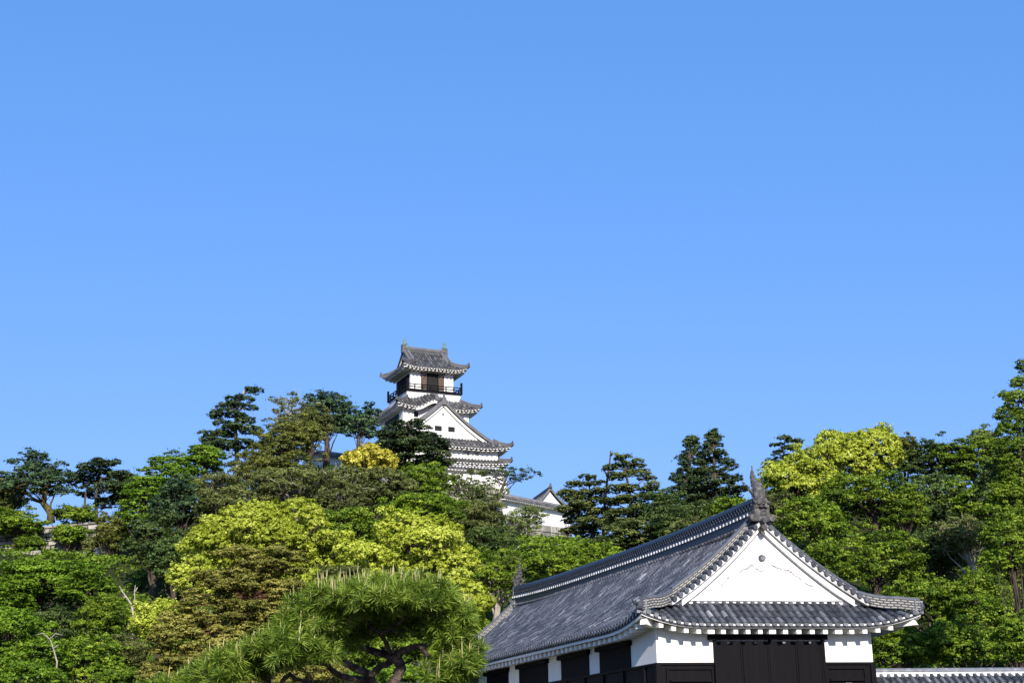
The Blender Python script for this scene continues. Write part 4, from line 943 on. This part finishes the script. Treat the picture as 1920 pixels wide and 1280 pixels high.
pine('garden_pine', [(1182, 1000), (1184, 960), (1180, 920), (1172, 880), (1165, 860)], [(1163, 859, 20, 7), (1180, 870, 26, 8), (1150, 875, 22, 8), (1195, 888, 28, 8), (1165, 892, 26, 8), (1210, 895, 18, 7), (1205, 912, 26, 8), (1160, 915, 28, 8), (1215, 930, 20, 8), (1185, 935, 30, 8), (1155, 940, 26, 8), (1208, 955, 28, 8), (1170, 962, 32, 9), (1195, 972, 34, 9), (1160, 984, 30, 9)], 136, 'pine_lit', 'tall layered pine just right of the dead spike', tw=5)
pine('garden_pine', [(1200, 1060), (1200, 1030), (1195, 1000), (1190, 975)], [(1190, 978, 30, 9), (1160, 990, 32, 10), (1215, 992, 30, 9), (1180, 1005, 40, 10), (1225, 1010, 30, 9), (1150, 1015, 34, 10), (1195, 1025, 44, 11)], 122, 'pine_lit', 'olive brown layered pine low behind the gate ridge')
bare_branch('dead_spike', [[(1131, 990), (1134, 940), (1139, 895), (1143, 870), (1145, 845)], [(1138, 890), (1130, 876)], [(1134, 930), (1142, 915)]], 138, 3.5, 'bare dead spike of a trunk between two pines on the skyline', tmat='bark_red')
pine('conifer', [(1292, 1030), (1292, 960), (1290, 900), (1294, 850), (1296, 818)], pads_between([(1292, 1030), (1296, 818)], 58, 5, 66, rg, 818, 1000, (.30, .55), .24), 142, 'pine', 'left one of the pair of tall dark conifers behind the gate ridge', tw=5)
pine('conifer', [(1342, 1020), (1342, 950), (1340, 890), (1338, 840), (1336, 812)], pads_between([(1342, 1020), (1336, 812)], 58, 6, 70, rg, 810, 985, (.30, .55), .24), 140, 'pine', 'right one of the pair of tall dark conifers, nearest the near fish ornament', tw=5)
tree('broadleaf_tree', 'rough', 1262, 990, 42, 50, 120, 'dark', 'very dark tree in shade between the layered pine and the tall conifers')
tree('broadleaf_tree', 'oak', 1372, 958, 42, 30, 112, 'oak', 'light green bush at the foot of the tall conifers')
tree('broadleaf_tree', 'oak', 1310, 1010, 55, 42, 104, 'olive', 'olive bush behind the right end of the gate ridge')
pine('skyline_pine', [(1467, 905), (1468, 870), (1470, 840), (1472, 822)], [(1473, 822, 14, 5), (1490, 828, 12, 4), (1458, 832, 12, 4), (1478, 840, 20, 6), (1455, 846, 12, 4), (1468, 856, 20, 5), (1450, 862, 12, 4), (1445, 878, 16, 5), (1470, 872, 20, 6)], 150, 'pine', 'small ragged dark pine alone on the skyline left of the yellow camphors', tw=3)
# --- right-hand wood
tree('camphor_tree', 'camphor', 1612, 856, 80, 54, 128, 'camphor', 'yellow-green camphor tree highest on the right skyline', nl=80, cov=1.15)
tree('camphor_tree', 'camphor', 1496, 906, 76, 58, 122, 'camphor', 'yellow-green camphor tree just right of the near fish ornament', nl=80, cov=1.15)
tree('camphor_tree', 'camphor', 1548, 858, 50, 36, 126, 'camphor', 'small yellow-green camphor crown between the two big right-hand camphors', nl=26)
tree('broadleaf_tree', 'rough', 1692, 848, 28, 30, 130, 'brown', 'small russet brown tree beside the skyline camphor')
tree('evergreen_tree', 'layer', 1745, 862, 55, 48, 126, 'dark', 'dark evergreen tree right of the russet brown tree')
tree('evergreen_tree', 'layer', 1825, 862, 62, 50, 124, 'oak', 'green evergreen on the right skyline below the bare pinkish twigs', bare=1)
tree('twiggy_tree', 'thin', 1845, 822, 28, 20, 132, 'scrub', 'bare pinkish twigs on the right skyline', cov=.25, boughs=16, bare=4, tmat='bark_pale')
tree('broadleaf_tree', 'oak', 1625, 935, 90, 55, 112, 'oak', 'fresh green tree under the skyline camphor')
tree('broadleaf_tree', 'oak', 1525, 985, 68, 48, 104, 'oak', 'green tree directly right of the gate gable')
tree('broadleaf_tree', 'rough', 1460, 965, 42, 45, 108, 'olive', 'olive tree behind the near fish ornament')
tree('evergreen_tree', 'oak', 1745, 950, 70, 60, 116, 'dark', 'dark evergreen in the upper middle of the right-hand wood')
tree('evergreen_tree', 'oak', 1850, 945, 72, 60, 110, 'oak', 'green tree in the upper right of the wood, left of the edge tree', bare=1)
tree('broadleaf_tree', 'oak', 1640, 1050, 92, 62, 96, 'oak', 'large fresh green tree right of the gable slope')
tree('broadleaf_tree', 'oak', 1545, 1060, 60, 46, 94, 'oak', 'green tree behind the right slope of the gable')
tree('evergreen_tree', 'oak', 1755, 1040, 70, 60, 104, 'dark', 'dark shaded tree in the centre of the right-hand wood')
tree('broadleaf_tree', 'rough', 1810, 1010, 62, 42, 100, 'olive', 'olive tree with pale branches in the right-hand wood', bare=2, tmat='bark_pale')
tree('broadleaf_tree', 'oak', 1900, 1025, 52, 78, 64, 'oak', 'bright leaved tree at the right edge below the tall edge tree')
tree('evergreen_tree', 'oak', 1912, 820, 42, 150, 66, 'oak', 'tall green tree cut off by the right edge, nearest on the right', th=6, boughs=3, lobes=[(1918, 690, 12, 16), (1912, 720, 12, 14), (1908, 752, 26, 16), (1884, 742, 12, 7), (1896, 778, 24, 20), (1915, 800, 32, 30), (1888, 812, 20, 16), (1908, 840, 34, 30), (1892, 862, 22, 18), (1918, 880, 36, 36), (1898, 905, 26, 24), (1912, 935, 34, 34), (1890, 950, 22, 20), (1912, 980, 36, 30), (1885, 930, 26, 22), (1895, 845, 24, 22)], cov=1.5)
tree('evergreen_tree', 'oak', 1880, 905, 50, 50, 92, 'dark', 'dark shaded tree below the tall edge tree')
tree('broadleaf_tree', 'oak', 1730, 1130, 75, 52, 88, 'oak', 'green tree right of the gate eave')
tree('broadleaf_tree', 'oak', 1830, 1125, 66, 52, 86, 'oak', 'green tree in the lower right of the wood, above the bottom row')
tree('broadleaf_tree', 'oak', 1680, 1215, 62, 52, 78, 'oak', 'green tree just right of the gate wall, above the tiled wall')
tree('broadleaf_tree', 'oak', 1800, 1215, 85, 60, 78, 'oak', 'wide green tree above the middle of the right tiled wall')
tree('broadleaf_tree', 'oak', 1900, 1180, 62, 78, 80, 'oak', 'green tree at the right edge above the tiled wall')
# --- camphors and red pine in front of the hill
tree('camphor_tree', 'camphor', 500, 1040, 155, 88, 98, 'camphor', 'big yellow-green camphor tree, the left of the two in the middle', nl=80, boughs=10)
tree('camphor_tree', 'camphor', 765, 1045, 125, 92, 94, 'camphor', 'big yellow-green camphor tree, the right of the two in the middle', nl=70, boughs=10)
tree('camphor_tree', 'camphor', 862, 1140, 58, 80, 88, 'camphor', 'yellow-green camphor tree just left of the gate roof', nl=36)
tree('camphor_tree', 'camphor', 645, 1120, 110, 60, 90, 'camphor', 'yellow-green camphor crown behind the top of the foreground pine', nl=50)
tree('camphor_tree', 'camphor', 300, 1170, 62, 52, 84, 'camphor', 'small yellow-green camphor tree left of the red pine', nl=36)
tree('camphor_tree', 'camphor', 362, 1090, 42, 60, 92, 'camphor', 'narrow yellow-green camphor crown between the dark evergreens and red pine', nl=30)
tree('bushy_shrub', 'rough', 640, 1078, 52, 18, 78, 'olive', 'dull grey green bush top between the camphors and foreground pine', cat='shrub')
pine('red_pine', [(447, 1300), (444, 1240), (450, 1180), (470, 1120), (480, 1060)],
     [(454, 1159, 31, 11), (454, 1173, 17, 7), (489, 1201, 16, 5), (531, 1064, 26, 8), (501, 1278, 26, 10), (385, 1084, 24, 7), (421, 1093, 15, 5), (518, 1157, 23, 10), (472, 1171, 22, 7), (507, 1282, 29, 12), (400, 1126, 19, 6), (382, 1231, 29, 10), (473, 1273, 14, 5), (384, 1263, 32, 11), (503, 1059, 28, 9), (453, 1063, 31, 14), (433, 1073, 16, 5), (325, 1238, 24, 9), (512, 1093, 16, 7), (463, 1072, 18, 6), (461, 1276, 19, 9), (446, 1099, 29, 12), (560, 1067, 18, 6), (364, 1233, 19, 6), (494, 1064, 18, 7), (441, 1140, 31, 12), (511, 1188, 17, 5), (470, 1262, 18, 6), (514, 1225, 18, 8), (420, 1257, 22, 6), (556, 1048, 18, 8), (527, 1111, 25, 8), (511, 1089, 15, 5), (509, 1185, 25, 8), (317, 1264, 14, 5), (344, 1158, 17, 6), (343, 1188, 21, 9), (424, 1278, 26, 10), (392, 1079, 14, 7), (523, 1217, 14, 6), (489, 1166, 20, 9), (489, 1060, 27, 13), (458, 1225, 28, 13), (493, 1135, 30, 14), (509, 1151, 30, 12), (394, 1200, 24, 10), (504, 1061, 32, 15), (384, 1223, 27, 11), (517, 1157, 16, 7), (504, 1045, 23, 7), (413, 1216, 25, 12), (365, 1110, 19, 8), (405, 1096, 30, 12), (529, 1157, 20, 8), (455, 1095, 29, 13), (366, 1256, 24, 8), (474, 1078, 29, 13), (519, 1219, 19, 6), (391, 1159, 18, 6), (420, 1200, 20, 9), (372, 1278, 15, 4), (283, 1255, 27, 11), (518, 1124, 14, 4), (335, 1160, 29, 9), (394, 1079, 25, 9), (457, 1201, 29, 13), (344, 1213, 23, 7), (489, 1037, 27, 8), (430, 1115, 27, 10), (482, 1197, 21, 9), (290, 1262, 31, 13), (467, 1076, 25, 12), (465, 1141, 30, 13), (379, 1270, 26, 8), (487, 1222, 26, 11), (543, 1099, 32, 15), (497, 1179, 20, 9), (360, 1251, 15, 6), (491, 1182, 23, 7), (296, 1241, 28, 9), (517, 1131, 17, 5), (484, 1175, 29, 12), (386, 1270, 31, 9), (471, 1101, 19, 8), (425, 1203, 29, 11), (433, 1125, 29, 13), (534, 1098, 31, 12), (358, 1188, 24, 9), (314, 1195, 31, 12), (513, 1147, 24, 9), (311, 1215, 24, 9), (492, 1273, 19, 7), (464, 1075, 29, 13), (397, 1165, 17, 7), (298, 1266, 28, 8), (417, 1094, 26, 9), (479, 1136, 16, 7), (478, 1074, 19, 6), (418, 1178, 21, 8), (355, 1178, 18, 7), (427, 1203, 29, 12), (331, 1251, 27, 12), (347, 1261, 20, 9), (562, 1101, 30, 9), (508, 1106, 19, 6), (380, 1246, 28, 9), (488, 1147, 14, 5), (512, 1213, 31, 10), (493, 1172, 23, 10), (389, 1093, 16, 5), (433, 1183, 24, 7), (414, 1091, 29, 14), (289, 1266, 15, 7), (499, 1162, 20, 7), (418, 1174, 25, 7), (495, 1217, 17, 6), (386, 1225, 18, 5), (324, 1174, 30, 13), (498, 1218, 25, 9), (425, 1194, 32, 14), (544, 1111, 27, 12), (378, 1242, 30, 14), (477, 1215, 28, 10), (308, 1222, 20, 8), (473, 1037, 25, 10), (509, 1257, 32, 9), (415, 1175, 26, 8), (462, 1077, 20, 7), (429, 1036, 29, 10), (495, 1156, 22, 7), (433, 1222, 28, 11), (356, 1268, 30, 10), (472, 1170, 22, 6), (495, 1146, 27, 9), (352, 1187, 19, 6), (333, 1230, 18, 5), (454, 1040, 26, 11), (433, 1111, 21, 7), (424, 1221, 21, 6), (462, 1222, 31, 10), (534, 1164, 27, 12), (560, 1071, 17, 6), (536, 1036, 28, 13), (519, 1227, 26, 12), (378, 1214, 34, 12), (395, 1077, 24, 8), (509, 1259, 20, 6), (365, 1160, 26, 11), (452, 1092, 32, 11), (541, 1114, 31, 13), (401, 1198, 28, 12), (366, 1187, 21, 7), (426, 1219, 26, 11), (502, 1057, 22, 8), (343, 1235, 33, 10), (446, 1168, 20, 8), (435, 1145, 29, 8), (518, 1122, 19, 8), (505, 1080, 19, 7), (360, 1134, 29, 10), (431, 1199, 26, 10), (544, 1103, 18, 8), (402, 1242, 30, 12), (383, 1178, 22, 7), (556, 1104, 22, 8), (522, 1133, 25, 9), (424, 1093, 18, 6), (535, 1095, 25, 7), (363, 1143, 26, 9), (343, 1240, 31, 10)], 62, 'redpine', 'wide red pine with orange olive needles behind the foreground pine', tmat='bark_red', tw=6, leaf=4.0, puff=5.8, cov=1.5)
tree('red_pine_shrub', 'rough', 575, 1262, 90, 34, 50, 'redpine', 'low olive pine bush seen through the gaps under the foreground pine', cat='shrub', th=1.0)
tree('bushy_shrub', 'oak', 735, 1270, 70, 26, 48, 'maple', 'light green bush behind the trunk of the foreground pine', cat='shrub', th=1.0)
tree('broadleaf_tree', 'oak', 735, 1215, 105, 55, 70, 'oak', 'green bush between the camphors and the foreground pine trunk', th=1.5)
tree('broadleaf_tree', 'rough', 1700, 965, 45, 40, 110, 'oak', 'green tree under the dark evergreens of the right skyline')
tree('camphor_tree', 'camphor', 655, 1062, 62, 55, 101, 'camphor', 'yellow-green camphor crown filling the dip between the two big ones', nl=40)
tree('evergreen_tree', 'oak', 1908, 905, 42, 70, 70, 'dark', 'dark foliage at the right edge hanging under the tall edge tree')
tree('evergreen_tree', 'oak', 1300, 985, 62, 45, 128, 'dark', 'dark shaded foliage at the foot of the tall conifers, behind the gate ridge')
tree('broadleaf_tree', 'oak', 1890, 1075, 45, 45, 88, 'oak', 'green tree at the right edge between the bright leaved tree and the bottom row')
tree('bushy_shrub', 'rough', 55, 1018, 26, 14, 146.5, 'oak', 'small green shrub on the left stone wall, nearer the left edge', cat='shrub', th=2.6)
tree('bushy_shrub', 'rough', 176, 1022, 18, 14, 146.5, 'olive', 'small olive shrub at the right end of the left stone wall', cat='shrub', th=2.6)
tree('scrub_tree', 'thin', 990, 968, 32, 22, 162, 'scrub', 'sparse light green sapling in front of the long plaster wall', cov=1.4, bare=1)
tree('broadleaf_tree', 'oak', 60, 1268, 70, 26, 76, 'maple', 'low bright green bush on the bottom edge under the corner tree', th=1.0)
tree('broadleaf_tree', 'rough', 225, 1272, 50, 20, 78, 'oak', 'low mid green bush on the bottom edge left of the red pine', th=1.0)
tree('evergreen_tree', 'rough', 1240, 962, 42, 48, 130, 'dark', 'dark foliage filling the gap between the tall layered pine and the tall conifers')
tree('scrub_tree', 'thin', 905, 935, 46, 28, 158, 'scrub', 'pale green scrub over the stone wall below the right corner of the keep', cov=1.7, bare=1)
tree('broadleaf_tree', 'oak', 1908, 1205, 40, 62, 61, 'oak', 'near leafy bush at the right edge just above the tiled wall', th=1.0, boughs=3)
tree('broadleaf_tree', 'rough', 238, 925, 34, 34, 158, 'blue', 'dark green bush on the skyline between the brown trunked pine and the bright green row')
tree('broadleaf_tree', 'rough', 18, 930, 34, 34, 156, 'blue', 'dark blue-green bush behind the spreading tree, near the left edge')
#TREES_END
# ------------------------------------------------------------------ the near black pine
def near_pine():
    rng = np.random.default_rng(77); Y = 18.0
    base = at(742, 1280, Y); base[2] = 0.0
    root = empty('pine_tree', base, 'near black pine with long green needles, upright tan shoots and twisted dark branches', 'tree')
    s = mpp(at(700, 1200, Y)); mb = MB()
    def br(pts, r0, r1, dep=None, off=0.0):
        P = [at(x, y, Y + off + (0 if dep is None else dep * i / (len(pts) - 1))) for i, (x, y) in enumerate(pts)]
        Q = [P[0]]
        for a, b in zip(P[:-1], P[1:]):
            Q += [a * .67 + b * .33 + rng.normal(0, .006, 3), a * .33 + b * .67 + rng.normal(0, .006, 3), b]
        mb.tube(Q, [r * s * rng.uniform(.9, 1.12) for r in np.linspace(r0, r1, len(Q))], 9); return Q
    tp = br([(726, 1300), (742, 1272), (754, 1252), (748, 1238), (738, 1229)], 11, 9)
    mb.tube([base, at(700, 1380, Y) * [1, 1, .9], at(726, 1300, Y)], [17 * s, 14 * s, 11 * s], 9)
    br([(740, 1232), (718, 1224), (700, 1220), (676, 1214), (655, 1211), (642, 1212)], 8, 4, .3)
    br([(746, 1234), (750, 1222), (768, 1214), (788, 1211), (797, 1218), (802, 1228)], 8, 4, -.4)
    br([(735, 1228), (722, 1200), (712, 1187)], 5, 3.5, -.42); DB = -.42; br([(712, 1187), (698, 1176), (684, 1164), (660, 1140)], 3.5, 2, .1, DB); br([(712, 1187), (728, 1181), (738, 1174), (754, 1163), (770, 1140)], 3.5, 2, -.1, DB); br([(698, 1176), (692, 1190), (682, 1196)], 2.5, 1.2, .1, DB); br([(728, 1181), (744, 1184), (758, 1180)], 2.2, 1.0, .1, DB); br([(684, 1164), (690, 1152), (704, 1146)], 2.0, 1.0, .1, DB)
    br([(640, 1212), (640, 1226), (648, 1244), (668, 1253), (686, 1259), (696, 1270), (705, 1290)], 5, 8, .2)
    br([(612, 1244), (624, 1257), (640, 1267), (668, 1273), (695, 1275)], 4.5, 7, .3)
    br([(696, 1268), (704, 1255), (718, 1246), (735, 1240)], 6, 6)
    br([(502, 1262), (506, 1246), (518, 1236), (540, 1232), (575, 1240), (612, 1244)], 6, 4.5, -.3)
    br([(500, 1300), (502, 1262)], 7, 6); br([(520, 1290), (536, 1268), (543, 1262), (552, 1272), (575, 1276), (600, 1290)], 4, 4)
    br([(642, 1212), (610, 1215), (580, 1205), (560, 1200)], 4, 2, -.3); br([(642, 1212), (630, 1190), (615, 1165), (600, 1140)], 4, 2, .4)
    br([(790, 1211), (820, 1200), (845, 1180)], 4, 2, .3); br([(802, 1228), (825, 1245), (850, 1248)], 3.5, 2, -.2); br([(506, 1246), (480, 1235), (450, 1240), (420, 1255)], 4, 2)
    mb.build('trunk', M['bark_pine'], root, smooth=True)
    ell = [(640, 1120, 88, 24, -.75), (720, 1108, 92, 26, -.85), (775, 1100, 50, 20, -.7), (805, 1122, 50, 28, -.8), (690, 1118, 70, 18, -1.1), (755, 1116, 62, 18, -1.1),
           (575, 1140, 48, 24, -.4), (560, 1160, 42, 16, -.4), (850, 1160, 40, 42, -.5), (838, 1188, 36, 26, -.4), (605, 1165, 42, 20, -.6), (630, 1158, 28, 28, -.7),
           (560, 1200, 64, 22, -.6), (605, 1222, 42, 20, -.5), (500, 1212, 42, 20, -.5), (470, 1225, 42, 18, -.3), (430, 1242, 50, 20, -.3), (405, 1265, 62, 18, -.3), (345, 1278, 50, 10, -.2),
           (862, 1240, 36, 32, -.4), (822, 1262, 38, 22, -.3), (880, 1222, 24, 24, -.3), (545, 1182, 36, 16, -.4), (822, 1150, 32, 20, -.5), (640, 1195, 34, 22, -.1), (665, 1182, 26, 20, -.1),
           (475, 1262, 30, 14, 0), (842, 1274, 50, 14, -.2), (530, 1225, 42, 14, -.6), (525, 1238, 50, 14, -.05),
           (720, 1160, 74, 24, -.12), (692, 1180, 36, 18, -.05), (765, 1176, 40, 20, -.05), (490, 1240, 40, 20, -.05), (700, 1146, 80, 12, -.5), (775, 1140, 50, 14, -.5)]
    Tp = []; Td = []; Tc = []
    for (x, y, a, b, dy) in ell:
        k = int(a * b * math.pi / 72)
        for _ in range(k):
            d = rng.normal(0, 1, 3); d /= np.linalg.norm(d); rr = rng.uniform(.3, 1) ** .5
            dep = dy + d[1] * min(a, 45) * s * rr
            p = at(x + d[0] * a * rr, y - d[2] * b * rr, Y + dep); Tp.append(p); Td.append(np.array([d[0] * .8, d[1] * .6, .75 + d[2] * .45]) + rng.normal(0, .22, 3)); Tc.append(dy < -.15)
    Tp = np.array(Tp); Td = unit(np.array(Td)); n = len(Tp); q = 52
    ax = unit(np.cross(Td, rng.normal(0, 1, Td.shape))); bx = np.cross(Td, ax)
    ph = rng.uniform(0, 6.283, (n, q, 1)); th = np.radians(15 + 80 * rng.random((n, q, 1)) ** .7)
    dr = Td[:, None] * np.cos(th) + (ax[:, None] * np.cos(ph) + bx[:, None] * np.sin(ph)) * np.sin(th)
    ln = rng.uniform(.10, .165, (n, q, 1)); o = Tp[:, None] + Td[:, None] * rng.uniform(-.03, .05, (n, q, 1))
    tip = o + dr * ln; tip[..., 2] -= .012 * rng.random((n, q)); wd = unit(np.cross(dr, rng.normal(0, 1, dr.shape))) * .0048
    V = np.empty((n, q, 4, 3)); mid = o * .45 + tip * .55
    V[:, :, 0] = o - wd * .5; V[:, :, 1] = mid - wd; V[:, :, 2] = tip; V[:, :, 3] = mid + wd
    t = np.clip(rng.beta(1.6, 1.6, (n, 1)) * .75 + rng.normal(.12, .22, (n, q)), 0, 1)
    npmesh('needles', V.reshape(-1, 3), 4, t.ravel(), L_['needle'], root)
    mb = MB(); k = rng.permutation(n)[:int(n * .36)]
    for i in k:
        if Td[i][2] < .5 or not Tc[i]: continue
        for _ in range(int(rng.integers(1, 4))):
            p = Tp[i] + rng.normal(0, .018, 3); l = rng.uniform(.07, .25); dd = np.array([rng.normal(0, .10), rng.normal(0, .08), 1.0]); mb.tube([p, p + dd * l * .6, p + dd * l], [.005, .006, .002], 5, rng.uniform(.0, .9))
    tag(mb.build('candle_shoots', L_['shoot'], root), kind='stuff')
near_pine()
# ------------------------------------------------------------------ stone walls on the hill
def stone_wall(P0, P1, h, label, seed, depth=2.0, sw=1.0, sh=.7):
    rng = random.Random(seed); P0, P1 = np.array(P0), np.array(P1); L = float(np.hypot(*(P1 - P0)[:2])); e = (P1 - P0)[:2] / L; n_ = np.array([-e[1], e[0]])
    sl = (P1[2] - P0[2]) / L
    F = lambda a, b, z: np.array([P0[0] + e[0] * a + n_[0] * b, P0[1] + e[1] * a + n_[1] * b, P0[2] + sl * a + z])
    root = stone_block(F, 0, L, 0, depth, -h, 0, .12 * h, rng, sw, sh, 'FLR')
    o = root.build('stone_wall', M['stone'], None); tag(o, label, 'stone wall')
stone_wall(at(-30, 996, 149), at(190, 976, 149), 4.2, 'pale dry stone wall along the left skyline under the spreading tree', 1, sw=.7, sh=.5)
stone_wall(at(-40, 1040, 139), at(75, 1030, 141), 3.0, 'patch of grey stone wall at the left edge between maples', 2)
stone_wall(at(190, 1022, 144), at(262, 1030, 146), 4.0, 'lower stone wall behind the stout pale trunk', 6)
stone_wall(at(826, 905, 166.5), at(935, 917, 170.0), 5.0, 'beige stone wall under the keep half hidden by scrub', 3)
stone_wall(at(930, 972, 169.3), at(1070, 990, 184.8), 4.0, 'beige stone wall carrying the long plaster wall right of the keep', 4)
# ------------------------------------------------------------------ terrain
for x in range(-80, 90, 8):
    for y in (38, 48, 58, 66): TERR.append((x, y, 0.0, 7.0))
for x in (-60, -30, 0, 30, 60): TERR.append((x, 235, 26.0, 16.0)); TERR.append((x * 1.4, 262, 18.0, 20.0))
for fx, fy in ((-6, -6), (6, -6), (6, 6), (-6, 6), (0, 0)): p = KF(fx, fy, 32.5); TERR.append((p[0], p[1], p[2], 7.0))
p = at(1000, 955, 180); p = at(90, 990, 152); TERR.append((p[0], 156, p[2] - .6, 6)); TERR.append((p[0] - 8, 156, p[2] - .9, 6)); TERR.append((p[0] + 7, 156, p[2] - .6, 6))
for px_ in (900, 940, 980, 1020, 1060, 1100):
    for Y_ in (140, 147, 154, 161, 168):
        p = at(px_, 1022, Y_); TERR.append((p[0], Y_, p[2], 3))
for px_ in (-20, 30, 80, 130, 175):
    for Y_, dz in ((147.0, 4.6), (144.0, 5.2)): p = at(px_, 985, 149); TERR.append((p[0], Y_, p[2] - dz, 3))
TA = np.array(TERR)
def ground_z(X, Y):
    d2 = (X[..., None] - TA[:, 0]) ** 2 + (Y[..., None] - TA[:, 1]) ** 2
    w_ = 1.0 / (d2 + 1.5) ** 1.7
    return (w_ * TA[:, 2]).sum(-1) / w_.sum(-1)
def terrain():
    xs = np.arange(-95, 95.1, 1.7); ys = np.arange(34, 275, 1.7)
    X, Yg = np.meshgrid(xs, ys); Z = ground_z(X, Yg)
    edge = np.clip((Yg - 34) / 12, 0, 1); Z = Z * edge - .0
    Z = np.where((Yg < 46), np.minimum(Z, .02), Z)
    ed = np.minimum(np.clip((95 - np.abs(X)) / 14, 0, 1), np.clip((275 - Yg) / 14, 0, 1)); Z = Z * ed - .12 * (1 - ed) - .03
    V = np.stack([X, Yg, Z], -1).reshape(-1, 3); nx = len(xs); Fc = []
    for j in range(len(ys) - 1):
        for i in range(nx - 1): Fc.append((j * nx + i, j * nx + i + 1, (j + 1) * nx + i + 1, (j + 1) * nx + i))
    me = bpy.data.meshes.new('hill'); me.from_pydata(V.tolist(), [], Fc); me.materials.append(M['soil']); me.polygons.foreach_set('use_smooth', [True] * len(Fc)); me.update()
    o = bpy.data.objects.new('hill', me); COL.objects.link(o); tag(o, kind='structure')
    mb = MB(); mb.quad((-6000, -3000, -.1), (6000, -3000, -.1), (6000, 9000, -.1), (-6000, 9000, -.1)); tag(mb.build('ground', M['ground']), kind='structure')
    # undergrowth covering the slope
    rng = np.random.default_rng(8); n = 18000
    yy = 70 + 135 * rng.random(n) ** .9; xx = (rng.random(n) * 2 - 1) * (yy * .46 + 8)
    zz = ground_z(xx, yy); P = np.stack([xx, yy, zz], 1)
    k = KF(0, 0, 0); ok = (np.abs(xx - k[0]) + np.abs(yy - k[1]) > 16) & ~((yy > 139) & (yy < 152) & (xx < -38)); P = P[ok]
    q = 22; d = unit(rng.normal(0, 1, (len(P), q, 3)) + np.array([0, -.2, .7])); r = rng.uniform(.35, 1.0, (len(P), 1, 1))
    Xp = (P[:, None] + d * r * np.array([1, 1, .8])).reshape(-1, 3); nn = unit(d + rng.normal(0, .5, d.shape)).reshape(-1, 3)
    a = unit(np.cross(nn, rng.normal(0, 1, nn.shape))); b = np.cross(nn, a); s = rng.uniform(.2, .42, (len(Xp), 1))
    V = np.stack([Xp + a * s * .5, Xp + b * s * .3, Xp - a * s * .5, Xp - b * s * .3], 1).reshape(-1, 3)
    t = np.clip(np.repeat(rng.beta(2, 2, len(P)), q) * .8, 0, 1)
    tag(npmesh('undergrowth', V, 4, t, L_['oak'], None), 'low green undergrowth covering the slope between the trees', 'undergrowth', kind='stuff')
terrain()
print('faces', sum(len(o.data.polygons) for o in S.objects if o.type == 'MESH'), 'objects', len(S.objects))
